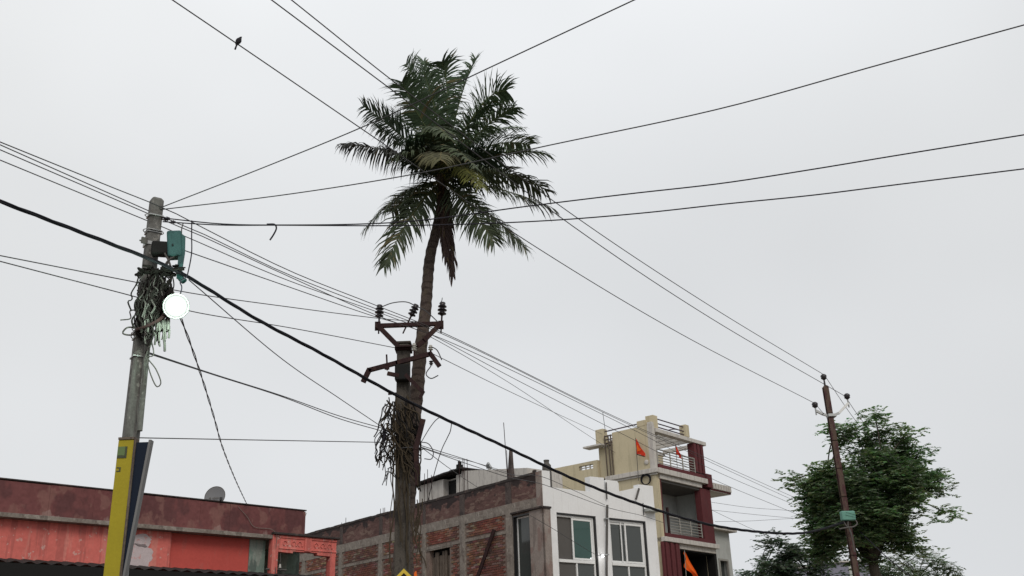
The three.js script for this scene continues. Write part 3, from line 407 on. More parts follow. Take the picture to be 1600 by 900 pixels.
// ---------------------------------------------------------------- poles
function shaft(w0, d0, w1, d1, h, y0 = -0.3) {                      // tapered four-sided concrete shaft with cut corners
  const rings = [], N = 14, pos = [], idx = [];
  for (let i = 0; i <= N; i++) { const t = i / N, w = mix(w0, w1, t) / 2, d = mix(d0, d1, t) / 2, c = 0.022, y = mix(y0, h, t); rings.push([[w - c, d], [w, d - c], [w, -d + c], [w - c, -d], [-w + c, -d], [-w, -d + c], [-w, d - c], [-w + c, d]].map(([x, z]) => [x, y, z])); }
  const top = rings.at(-1).map(([x, y, z]) => [x * 0.72, y + 0.035, z * 0.72]); rings.push(top);
  for (let i = 0; i < rings.length - 1; i++) for (let j = 0; j < 8; j++) { const a = rings[i][j], b = rings[i][(j + 1) % 8], c = rings[i + 1][(j + 1) % 8], d = rings[i + 1][j]; pos.push(...a, ...d, ...b, ...b, ...d, ...c); }
  for (let j = 1; j < 7; j++) pos.push(...top[0], ...top[j + 1], ...top[j]);
  const g = new THREE.BufferGeometry(); g.setAttribute('position', new THREE.Float32BufferAttribute(pos, 3)); g.computeVertexNormals(); return g;
}
function insulatorGeo(s = 1, sheds = 3) { const p = [[0, 0], [0.035, 0]]; for (let k = 0; k < sheds; k++) { const y = 0.02 + k * 0.085, R = 0.105 - Math.abs(k - (sheds - 1) / 2) * 0.008; p.push([0.05, y], [R, y + 0.012], [R * 0.97, y + 0.03], [0.055, y + 0.055]); } const e = 0.02 + sheds * 0.085; p.push([0.07, e], [0.06, e + 0.03], [0, e + 0.035]); return new THREE.LatheGeometry(p.map(([x, y]) => new THREE.Vector2(x * s, y * s)), 16); }
function insulator(parent, p, dir, s, mat, pinLen, sheds = 3) {
  const q = new THREE.Quaternion().setFromUnitVectors(V(0, 1, 0), V(...dir).normalize());
  const m = part('insulator', insulatorGeo(s, sheds).applyQuaternion(q).translate(...p), mat, parent);
  part('pin', new THREE.CylinderGeometry(0.02, 0.016, pinLen, 7).translate(0, -pinLen / 2, 0).applyQuaternion(q).translate(...p), M.rust, m); return m;
}
{ // middle pole beside the palm
  const T = thing('utility_pole', 'dark concrete utility pole with rusty V cross-arm standing against the palm trunk', 'utility pole', [-2.32, 0, -20.0], 0, 'street poles');
  const [ox, oz] = [-2.32, -20.0], L = (x, y, z) => [x - ox, y, z - oz];
  part('shaft', shaft(0.31, 0.27, 0.265, 0.22, 8.33), M.poleDark, T);
  part('cap', box(-0.15, 0.16, 8.365, 8.41, -0.12, 0.12, 0.012), M.poleDark, T);
  const zz = -19.84;
  part('cross_arm', [box(-2.90 - ox, -1.50 - ox, 8.70, 8.79, zz - oz - 0.04, zz - oz + 0.04, 0.008)], M.rust, T);
  pieces('arm_bracket', [box(-2.92 - ox, -2.80 - ox, 8.66, 8.86, zz - oz - 0.06, zz - oz - 0.042), box(-1.58 - ox, -1.47 - ox, 8.64, 8.83, zz - oz - 0.06, zz - oz - 0.042)], M.rust, T);
  part('brace', bar(L(-2.84, 8.73, zz + 0.05), L(-2.42, 8.27, zz + 0.05), 0.10, 0.03), M.rust, T);
  part('brace', [bar(L(-1.53, 8.72, zz + 0.05), L(-1.88, 8.36, zz + 0.05), 0.10, 0.03), bar(L(-1.86, 8.37, zz + 0.05), L(-2.02, 8.25, zz + 0.05), 0.10, 0.03), bar(L(-2.44, 8.25, zz + 0.05), L(-1.99, 8.25, zz + 0.05), 0.03, 0.10)], M.rust, T);
  part('clamp', box(-0.17, 0.17, 8.2, 8.28, -0.14, 0.17, 0.01), M.rust, T);
  insulator(T, L(-2.825, 8.93, zz), [0.02, 1, 0], 0.92, M.porcelain, 0.36); insulator(T, L(-2.15, 8.94, zz), [0.45, 1, 0], 0.9, M.porcelain, 0.42); insulator(T, L(-1.50, 8.93, zz), [0.06, 1, 0], 0.95, M.porcelain, 0.40);
  part('lower_arm', [bar(L(-3.12, 7.5, -19.75), L(-2.99, 7.78, -19.75), 0.10, 0.07), bar(L(-3.01, 7.75, -19.75), L(-2.42, 7.89, -19.75), 0.09, 0.07), bar(L(-2.45, 7.885, -19.75), L(-1.72, 8.06, -19.75), 0.09, 0.07), bar(L(-1.75, 8.08, -19.75), L(-1.55, 7.78, -19.75), 0.09, 0.07)], M.rust, T);
  part('bolt', [rod(L(-2.62, 7.72, -19.7), L(-2.64, 8.06, -19.7), 0.018), box(-2.68 - ox, -2.58 - ox, 7.74, 7.80, 0.26, 0.32, 0.01)], M.rust, T);
  insulator(T, L(-2.07, 8.12, -19.72), [0, 1, 0], 0.55, M.whitePorcelain, 0.2, 3); insulator(T, L(-1.73, 8.12, -19.72), [0, 1, 0], 0.52, M.whitePorcelain, 0.15, 2);
  part('insulator', insulatorGeo(0.45, 2).rotateX(Math.PI).translate(...L(-1.72, 7.9, -19.72)), M.porcelain, T);
  part('side_bracket', [bar(L(-2.25, 7.62, -19.72), L(-1.88, 7.22, -19.70), 0.075, 0.05), bar(L(-1.87, 7.25, -19.70), L(-1.95, 7.10, -19.70), 0.06, 0.04), bar(L(-2.62, 7.66, -19.72), L(-2.38, 7.60, -19.72), 0.08, 0.05), bar(L(-2.60, 7.23, -19.74), L(-2.42, 7.23, -19.74), 0.04, 0.04)], M.rust, T);
  part('switch_box', new RoundedBoxGeometry(0.3, 0.34, 0.2, 2, 0.03).translate(0.0, 7.68, 0.2), M.black, T);
  part('arm_hook', tube([L(-1.72, 7.78, -19.7), L(-1.82, 7.6, -19.68), L(-1.72, 7.5, -19.66), L(-1.57, 7.56, -19.66)], 0.012, 16, 5), M.wire, T);
  part('jumper', [tube([L(-2.80, 9.16, zz), L(-2.55, 9.25, zz), L(-2.25, 9.26, zz), L(-2.05, 9.16, zz), L(-1.85, 9.05, zz), L(-1.6, 8.8, zz)], 0.012, 30, 5), tube([L(-1.72, 8.2, -19.7), L(-1.6, 8.12, -19.7), L(-1.5, 7.9, -19.7)], 0.012, 12, 5), tube([L(-1.55, 9.2, zz), L(-1.5, 9.26, zz), L(-1.49, 9.33, zz)], 0.008, 6, 4)], M.wire, T);
  // broken plank ends strapped to it
  const pk = thing('broken_plank', 'dark red plank strapped upright to the creeper-covered middle pole', 'plank', [0, 0, 0]);
  part('upper_piece', bar([-1.88, 6.66, -19.68], [-2.03, 6.05, -19.68], 0.10, 0.05), M.rust, pk); part('lower_piece', bar([-2.03, 6.15, -19.69], [-1.985, 5.34, -19.69], 0.10, 0.05), M.rust, pk); part('tie_wire', new THREE.TorusGeometry(0.16, 0.008, 5, 20).scale(1.6, 1, 1.2).rotateX(Math.PI / 2).translate(-2.15, 6.1, -19.86), M.wire, pk);
  // dry creeper and cable nest round the pole
  const rnd = seeded(7), nest = [], dark = [], stems = [];
  for (let k = 0; k < 120; k++) { // tangle, thick on the left
    const y = 6.0 + rnd() * 1.15, a = rnd() * 6.28, R = 0.18 + rnd() * 0.10 + (Math.cos(a) < -0.2 ? rnd() * 0.22 : 0), p = []; let q = V(-2.34 + Math.cos(a) * R, y, -19.95 + Math.abs(Math.sin(a)) * R * 0.9);
    const n = 4 + Math.floor(rnd() * 4); let dirx = (rnd() - 0.5) * 0.2; for (let i = 0; i < n; i++) { p.push(q.clone()); q = q.clone().add(V(dirx + (rnd() - 0.5) * 0.16, -0.05 - rnd() * 0.12, (rnd() - 0.5) * 0.08)); q.x = clamp(q.x, -2.86, -1.95); }
    (rnd() < 0.6 ? dark : nest).push(tube(p, 0.007 + rnd() * 0.010, n * 4, 4));
  }
  for (let k = 0; k < 26; k++) { const x = -2.34 + (rnd() - 0.5) * 0.34, p = []; let q = V(x, 6.6 + rnd() * 0.6, -19.82 + rnd() * 0.05); const end = k < 6 ? 3.4 + rnd() : 5.0 + rnd() * 1.1; while (q.y > end) { p.push(q.clone()); q = q.clone().add(V((rnd() - 0.48) * 0.11, -0.18 - rnd() * 0.2, (rnd() - 0.5) * 0.04)); q.x = clamp(q.x, -2.54, -1.98); q.z = clamp(q.z, -19.84, -19.74); } if (p.length > 2) stems.push(tube(p, 0.006 + rnd() * 0.011, p.length * 3, 4)); }
  for (let k = 0; k < 14; k++) { const p = []; let q = V(-2.02 + (rnd() - 0.5) * 0.1, 4.1 + rnd() * 0.4, -19.75); for (let i = 0; i < 4; i++) { p.push(q.clone()); q = q.clone().add(V((rnd() - 0.35) * 0.13, (k % 3 ? 0.16 : -0.2) + rnd() * 0.1, (rnd() - 0.4) * 0.05)); } stems.push(tube(p, 0.010, 12, 4)); }
  for (let k = 0; k < 16; k++) { const s = rnd() < 0.7 ? -1 : 1, p = []; let q = V(-2.34 + s * 0.18, 5.4 + rnd() * 1.5, -19.85); const n = 4; for (let i = 0; i < n; i++) { p.push(q.clone()); q = q.clone().add(V(s * (0.10 - i * 0.03) * (0.4 + rnd()), i < 1 ? 0.04 : -0.11 - rnd() * 0.06, 0)); } dark.push(tube(p, 0.008, 14, 4)); }
  const N = thing('dry_creeper', 'tangle of dry creeper and loose cables wrapped round the middle pole', 'creeper', [0, 0, 0]);
  part('dark_strands', dark, M.creeperDark, N); part('brown_strands', nest, M.creeper, N); part('stems', stems, M.creeper, N);
  one('loose_wire', 'curled loose wire end right of the broken plank', 'wire', tube([[-1.94, 6.2, -19.7], [-1.78, 6.16, -19.7], [-1.68, 5.98, -19.7], [-1.72, 5.85, -19.7], [-1.86, 5.86, -19.7]], 0.010, 30, 5), M.wire);
  const kn = thing('wire_knot', 'dark knot of twisted wire ends left of the middle pole creeper', 'wire knot', [0, 0, 0]);
  part('splice', [tube([[-2.74, 6.62, -19.8], [-2.68, 6.5, -19.8], [-2.67, 6.36, -19.8], [-2.70, 6.24, -19.8]], 0.03, 14, 6)], M.wireDark, kn); pieces('tails', [tube([[-2.68, 6.5, -19.8], [-2.5, 6.45, -19.82], [-2.42, 6.40, -19.85]], 0.016, 10, 5), tube([[-2.67, 6.4, -19.8], [-2.52, 6.55, -19.82], [-2.4, 6.6, -19.85]], 0.014, 10, 5), tube([[-2.69, 6.25, -19.8], [-2.66, 5.8, -19.8], [-2.62, 5.5, -19.8]], 0.008, 12, 4), tube([[-2.68, 6.3, -19.8], [-2.56, 5.9, -19.8], [-2.5, 5.55, -19.8]], 0.008, 12, 4)], M.wire, kn);
}
{ // yellow diamond at the foot of the palm
  const S = thing('warning_sign', 'yellow and black diamond warning sign in front of the palm foot', 'sign', [-2.235, 3.40, -19.55], 0);
  const dia = (r) => [[0, r], [r, 0], [0, -r], [-r, 0]];
  part('plate', slab(dia(0.365), 0.012, -0.012), M.ink, S); part('yellow_border', slab(dia(0.345), 0.004, 0.001), M.signYellow, S); part('black_border', slab(dia(0.265), 0.004, 0.006), M.black, S); part('field', slab(dia(0.20), 0.003, 0.0105), M.signYellow, S);
  part('post', rod([0, -3.4, -0.06], [0, 0.1, -0.06], 0.035), M.galv, S); part('fixing', box(-0.05, 0.05, -0.04, 0.04, -0.06, -0.012), M.galv, S);
  const f = thing('cloth_strip', 'small orange cloth strip tied right of the diamond sign', 'cloth', [-2.01, 3.2, -19.56], 0);
  part('strip', slab([[-0.03, 0], [0.06, 0.02], [0.05, 0.25], [0.01, 0.5], [-0.03, 0.46]], 0.012), M.flagOrange, f); part('stick', rod([-0.01, -3.3, -0.02], [-0.01, 0.45, -0.02], 0.015), M.wood, f);
}
// left pole, its box, its lamp
{
  const turn = 0.62, T = thing('utility_pole', 'grey concrete utility pole at left carrying the lit street lamp', 'utility pole', [-5.12, 0, -13.0], turn, 'street poles');
  part('shaft', shaft(0.225, 0.20, 0.175, 0.16, 8.33), M.poleConcrete, T);
  const wAt = (y) => [mix(0.225, 0.175, (y + 0.3) / 8.63) / 2 + 0.008, mix(0.20, 0.16, (y + 0.3) / 8.63) / 2 + 0.008];
  const ring = (y, h, m, name, tilt = 0) => { const [w, d] = wAt(y), c = [[-w, d], [w, d], [w, -d], [-w, -d]]; part(name, c.map((p, i) => { const q = c[(i + 1) % 4]; return bar([p[0], y + tilt * p[0], p[1]], [q[0], y + tilt * q[0], q[1]], h, 0.012); }), m, T); };
  const band = (y, h, m, tilt = 0) => { const [w, d] = wAt(y); part('strap', [box(-w, w, y, y + h, d - 0.01, d + 0.006), box(-w, w, y, y + h, -d - 0.006, -d + 0.01), box(w - 0.01, w + 0.006, y, y + h, -d, d), box(-w - 0.006, -w + 0.01, y, y + h, -d, d)], m, T); };
  band(8.06, 0.022, M.strap); band(7.83, 0.014, M.strap); band(7.80, 0.012, M.strap); band(7.60, 0.05, M.strap); band(6.32, 0.014, M.strap); band(6.20, 0.02, M.strap); band(5.93, 0.018, M.galv);
  part('strap_bolt', [box(-0.18, -0.09, 7.58, 7.68, 0.09, 0.12, 0.01), rod([-0.2, 7.62, 0.1], [-0.1, 7.62, 0.1], 0.012)], M.mesh, T);
  part('tie_wire', [6.36, 6.24, 6.28, 7.84, 8.08].map((y, k) => new THREE.TorusGeometry(0.14, 0.007, 5, 22).rotateX(Math.PI / 2 + (k - 2) * 0.09).scale(1, 1, 0.9).translate(0.0, y, 0)), M.strap, T);
  part('conduit', [rod([0.06, 4.9, 0.145], [0.05, 6.15, 0.135], 0.042, 0.04, 10)], M.poleConcrete, T);
  part('bracket_hole', new THREE.TorusGeometry(0.022, 0.008, 6, 12).translate(0.05, 8.2, 0.092), M.mesh, T);
  part('shackle', [insulatorGeo(0.35, 2).rotateZ(-1.2).translate(0.11, 8.03, 0.09), insulatorGeo(0.3, 2).rotateZ(-1.4).translate(0.20, 8.0, 0.11)], M.porcelain, T);
  part('hook_wires', [tube([[-0.12, 6.35, 0.05], [-0.24, 6.3, 0.1], [-0.28, 6.22, 0.1], [-0.2, 6.2, 0.12], [-0.1, 6.24, 0.12]], 0.012, 20, 5), tube([[-0.13, 6.6, 0.05], [-0.22, 6.55, 0.1], [-0.2, 6.45, 0.1], [-0.33, 6.4, 0.1]], 0.009, 16, 5)], M.mesh, T);

  const B = thing('junction_box', 'teal cable junction box fixed on the left pole above the lamp', 'junction box', [-4.76, 7.55, -12.86], 0.25);
  part('case', [new RoundedBoxGeometry(0.20, 0.40, 0.18, 2, 0.03).rotateZ(0.12).translate(0.02, 0, 0)], M.teal, B); part('side_flap', [slab([[0.10, 0.16], [0.155, 0.12], [0.17, -0.12], [0.15, -0.5], [0.09, -0.52], [0.085, -0.1]], 0.05, 0.02)], M.teal, B);
  part('mount', [new RoundedBoxGeometry(0.24, 0.20, 0.16, 2, 0.03).translate(-0.17, -0.06, -0.03)], M.black, B); part('screw', [new THREE.CylinderGeometry(0.014, 0.014, 0.01, 8).rotateX(Math.PI / 2).translate(0.0, -0.04, 0.095)], M.black, B);
  part('taped_joint', [tube([[0.13, -0.42, 0.03], [0.14, -0.5, 0.04], [0.2, -0.56, 0.05]], 0.045, 10, 7)], M.teal, B);
  pieces('cable_tails', [tube([[-0.1, -0.15, 0.05], [-0.02, -0.3, 0.06], [0.02, -0.45, 0.05]], 0.014, 14, 5), tube([[0.0, -0.18, 0.05], [-0.04, -0.3, 0.06], [-0.12, -0.45, 0.05]], 0.012, 14, 5), tube([[0.03, -0.2, 0.06], [-0.05, -0.28, 0.07], [-0.1, -0.42, 0.06]], 0.012, 14, 5), tube([[0.10, 0.14, 0], [0.09, 0.26, 0], [0.1, 0.36, -0.02]], 0.008, 10, 4)], M.mesh, B);

  // ragged cable nest round pole and lamp
  const rnd = seeded(21), a = [], b = [];
  for (let k = 0; k < 190; k++) { const y = 7.13 - rnd() * 0.55, x = -5.16 + rnd() * 0.48, z = -12.86 + rnd() * 0.14, p = []; let q = V(x, y, z), len = 4 + Math.floor(rnd() * 4); for (let i = 0; i < len; i++) { p.push(q.clone()); q = q.clone().add(V((rnd() - 0.5) * 0.13 + (-4.95 - q.x) * 0.06, -0.02 - rnd() * 0.13, (rnd() - 0.5) * 0.05)); } (k % 4 ? a : b).push(tube(p, 0.006 + rnd() * 0.012, len * 3, 4)); }
  for (let k = 0; k < 60; k++) { const x = -5.18 + rnd() * 0.5, p = []; let q = V(x, 7.1 + rnd() * 0.06, -12.8 + rnd() * 0.1); for (let i = 0; i < 5; i++) { p.push(q.clone()); q = q.clone().add(V((rnd() - 0.4) * 0.16, (rnd() - 0.6) * 0.06, (rnd() - 0.5) * 0.06)); } a.push(tube(p, 0.008 + rnd() * 0.012, 15, 4)); }
  for (let k = 0; k < 22; k++) { const p = []; let q = V(-5.0 + rnd() * 0.33, 6.45 - rnd() * 0.1, -12.78 + rnd() * 0.06); const n = 3 + Math.floor(rnd() * 3); for (let i = 0; i < n; i++) { p.push(q.clone()); q = q.clone().add(V((rnd() - 0.5) * 0.05, -0.06 - rnd() * 0.07, 0)); } b.push(tube(p, 0.008 + rnd() * 0.01, 10, 4)); }
  const N = thing('cable_nest', 'matted nest of old cables round the left pole behind the lamp', 'cable nest', [0, 0, 0]); part('dark_cables', a, M.creeperDark, N); part('grey_cables', b, M.mesh, N);
  one('loose_cable', 'looped loose cable hanging below the lamp bracket on the left pole', 'cable', [tube([[-4.97, 6.3, -12.82], [-4.9, 6.1, -12.8], [-4.86, 5.9, -12.8], [-4.93, 5.88, -12.8], [-4.80, 5.7, -12.8], [-4.72, 5.5, -12.8], [-4.76, 5.46, -12.8], [-4.86, 5.62, -12.8], [-4.95, 5.88, -12.8]], 0.009, 60, 5)], M.mesh);
  one('loose_cable', 'long grey cable running down beside the left pole to the sign', 'cable', [tube([[-4.98, 6.25, -12.82], [-4.93, 6.05, -12.8], [-4.97, 5.85, -12.8], [-4.95, 5.5, -12.8], [-5.0, 5.2, -12.8], [-4.97, 4.95, -12.8], [-5.02, 4.5, -12.8], [-5.06, 3.4, -12.8], [-5.08, 0.2, -12.85]], 0.009, 60, 5)], M.mesh);
  one('loose_cable', 'dark thin cable hanging from the wire pair past the teal box', 'cable', tube([[-4.44, 7.80, -12.6], [-4.42, 7.55, -12.6], [-4.40, 7.3, -12.6], [-4.42, 7.05, -12.6], [-4.44, 6.95, -12.6], [-4.52, 6.88, -12.6], [-4.49, 6.8, -12.6], [-4.5, 6.7, -12.6]], 0.009, 40, 5), M.wireDark);
  one('loose_cable', 'short dangling wire tail below the joint on the dark wire pair', 'cable', [tube([[-3.40, 7.73, -12.66], [-3.285, 7.715, -12.65], [-3.26, 7.66, -12.65], [-3.29, 7.57, -12.65], [-3.34, 7.48, -12.65]], 0.012, 18, 5)], M.wireDark);

  const lamp = thing('street_lamp', 'bright lit street lamp with cool white glare on the left pole', 'street lamp', [-4.55, 6.53, -12.62], 0.28);
  part('arm', tube([[-0.50, -0.28, -0.26], [-0.36, -0.24, -0.2], [-0.22, -0.16, -0.16], [-0.08, -0.03, -0.10]], 0.026, 18, 8), M.rust, lamp);
  part('housing', new THREE.LatheGeometry([[0, -0.14], [0.05, -0.14], [0.07, -0.10], [0.15, -0.03], [0.175, 0], [0.175, 0.02], [0.16, 0.02]].map((p) => new THREE.Vector2(...p)), 24).rotateX(Math.PI / 2 + 0.30), M.galv, lamp);
  const glow = (k) => new THREE.MeshStandardMaterial({ color: 0x050505, emissive: new THREE.Color().setRGB(0.92, 1, 0.94), emissiveIntensity: k, roughness: 0.6 });
  const face = (g) => g.rotateX(Math.PI / 2 + 0.30), ringOf = (p) => face(new THREE.LatheGeometry(p.map((q) => new THREE.Vector2(...q)), 32));
  part('glare_ring_edge', ringOf([[0.142, 0.022], [0.158, 0.016], [0.174, 0.004], [0.176, -0.004]]), glow(0.62), lamp); part('glare_ring', ringOf([[0.105, 0.032], [0.125, 0.028], [0.142, 0.022]]), glow(0.85), lamp);  // dim emissive rings added round the lens to imitate its soft glare
  part('lens', face(new THREE.SphereGeometry(0.108, 24, 10, 0, Math.PI * 2, 0, Math.PI / 2).scale(1, 0.5, 1)).translate(0, -0.004, 0.012), glow(6), lamp);
  part('hood', face(new THREE.LatheGeometry([[0.06, -0.16], [0.10, -0.12], [0.155, -0.045], [0.172, -0.008]].map((p) => new THREE.Vector2(...p)), 24)), M.galv, lamp);
  const pl = new THREE.PointLight(0xdcffe6, 5.0, 0, 2); pl.position.set(0, -0.06, 0.20); pl.castShadow = true; pl.shadow.radius = 6; lamp.add(pl);
}
// right pole
{
  const [ox, oz] = [8.33, -26.0], L = (x, y, z = -26.0) => [x - ox, y, z - oz], T = thing('utility_pole', 'slim red-brown steel utility pole in front of the leafy tree at right', 'utility pole', [ox, 0, oz], 0, 'street poles');
  const lean = (y) => (8.9 - y) * 0.010 - 0.045;
  const web = [], fl = []; for (let i = 0; i < 12; i++) { const y0 = i * 8.78 / 12 - 0.02, y1 = (i + 1) * 8.78 / 12; web.push(bar([lean(y0), y0, 0], [lean(y1), y1, 0], 0.03, 0.12)); for (const s of [-1, 1]) fl.push(bar([lean(y0), y0, s * 0.065], [lean(y1), y1, s * 0.065], 0.135, 0.018)); }
  part('web', web, M.railPole, T); part('flange', fl, M.railPole, T);
  part('pole_cap', box(-0.08, 0.0, 8.76, 8.80, -0.08, 0.08), M.railPole, T); part('top_pin', rod(L(8.285, 8.78), L(8.285, 9.0), 0.03, 0.02), M.porcelain, T);
  const ball = (p) => part('insulator', new THREE.LatheGeometry([[0, 0], [0.03, 0], [0.05, 0.02], [0.078, 0.04], [0.07, 0.075], [0.085, 0.095], [0.075, 0.13], [0.04, 0.16], [0, 0.165]].map((q) => new THREE.Vector2(...q)), 14).translate(...p), M.porcelain, T);
  ball(L(8.285, 8.97)); ball(L(7.94, 8.21)); ball(L(8.86, 8.44, -26.1));
  part('side_arm', [bar(L(7.95, 8.13), L(8.12, 8.03), 0.06, 0.06), bar(L(8.10, 8.04), L(8.28, 7.98), 0.06, 0.06), bar(L(8.37, 7.99), L(8.54, 8.05), 0.06, 0.06), bar(L(8.53, 8.04), L(8.86, 8.33, -26.1), 0.06, 0.06)], M.galv, T);
  part('arm_clamp', box(-0.11, 0.11, 7.94, 8.02, -0.10, 0.12, 0.01), M.galv, T);
  part('arm_pin', [rod(L(7.94, 8.02), L(7.94, 8.22), 0.02), rod(L(8.87, 8.22, -26.1), L(8.86, 8.46, -26.1), 0.02)], M.galv, T);
  const B = thing('junction_box', 'pale green cable junction box halfway up the right steel pole', 'junction box', [8.30, 5.34, -25.84], 0.1);
  part('case', new RoundedBoxGeometry(0.36, 0.24, 0.16, 2, 0.035), M.boxGreen, B); part('lid_rib', [bar([-0.06, 0.09, 0.085], [0.17, 0.02, 0.085], 0.02, 0.01), bar([-0.08, 0.02, 0.085], [0.17, -0.04, 0.085], 0.02, 0.01)], M.boxGreen, B);
  pieces('cable_tails', [tube([[-0.15, -0.1, 0], [-0.10, -0.24, 0.05], [-0.02, -0.34, 0.05], [0.02, -0.6, 0.03]], 0.018, 18, 5), tube([[0.0, -0.1, 0], [-0.05, -0.25, 0.05], [0.0, -0.5, 0.05], [0.02, -0.9, 0.05]], 0.016, 18, 5), tube([[0.17, -0.1, 0.02], [0.2, -0.2, 0.04], [0.08, -0.28, 0.06], [-0.12, -0.30, 0.06], [-0.3, -0.33, 0.06]], 0.02, 22, 5)], M.mesh, B);
}
// shop sign at the left edge
{
  const S = thing('shop_sign', 'yellow shop sign board below the left pole', 'sign', [-4.25, 0, -10.0], 0.0);
  part('panel', box(0.20, 0.36, 2.55, 4.06, -0.03, 0.03, 0.006), M.yellowSign, S); part('panel_edge', [box(0.362, 0.385, 2.55, 4.07, -0.04, 0.04), box(0.20, 0.36, 4.062, 4.085, -0.04, 0.04)], M.wood, S);
  part('logo_patch', [box(0.205, 0.28, 3.90, 3.99, 0.031, 0.034)], M.signGreen, S); part('logo_border', [box(0.205, 0.28, 3.872, 3.898, 0.031, 0.035), box(0.282, 0.30, 3.872, 3.99, 0.031, 0.035)], M.ink, S);
  part('lettering', [box(0.215, 0.255, 3.77, 3.78, 0.031, 0.034), box(0.24, 0.255, 3.745, 3.77, 0.031, 0.034), box(0.215, 0.255, 3.735, 3.745, 0.031, 0.034)], M.ink, S);
  part('post', [rod([0.23, 0, -0.08], [0.23, 4.0, -0.08], 0.04), rod([0.32, 0, -0.08], [0.32, 4.0, -0.08], 0.04)], M.galv, S);
  const N = thing('shop_sign', 'narrow dark navy sign board with grey edge beside the yellow sign', 'sign', [-3.72, 0, -10.0], 0);
  part('panel', slab([[-0.145, 4.03], [-0.02, 4.03], [-0.155, 2.55], [-0.19, 2.55]], 0.05, -0.025), M.navySign, N); part('edge_strip', slab([[-0.018, 4.05], [0.006, 4.05], [-0.133, 2.55], [-0.153, 2.55]], 0.08, -0.04), M.strapGrey, N);
  part('bracket', box(-0.19, -0.12, 4.0, 4.03, -0.03, 0.0), M.ink, N); part('post', rod([-0.165, 0, -0.06], [-0.14, 3.3, -0.06], 0.025), M.galv, N);
}

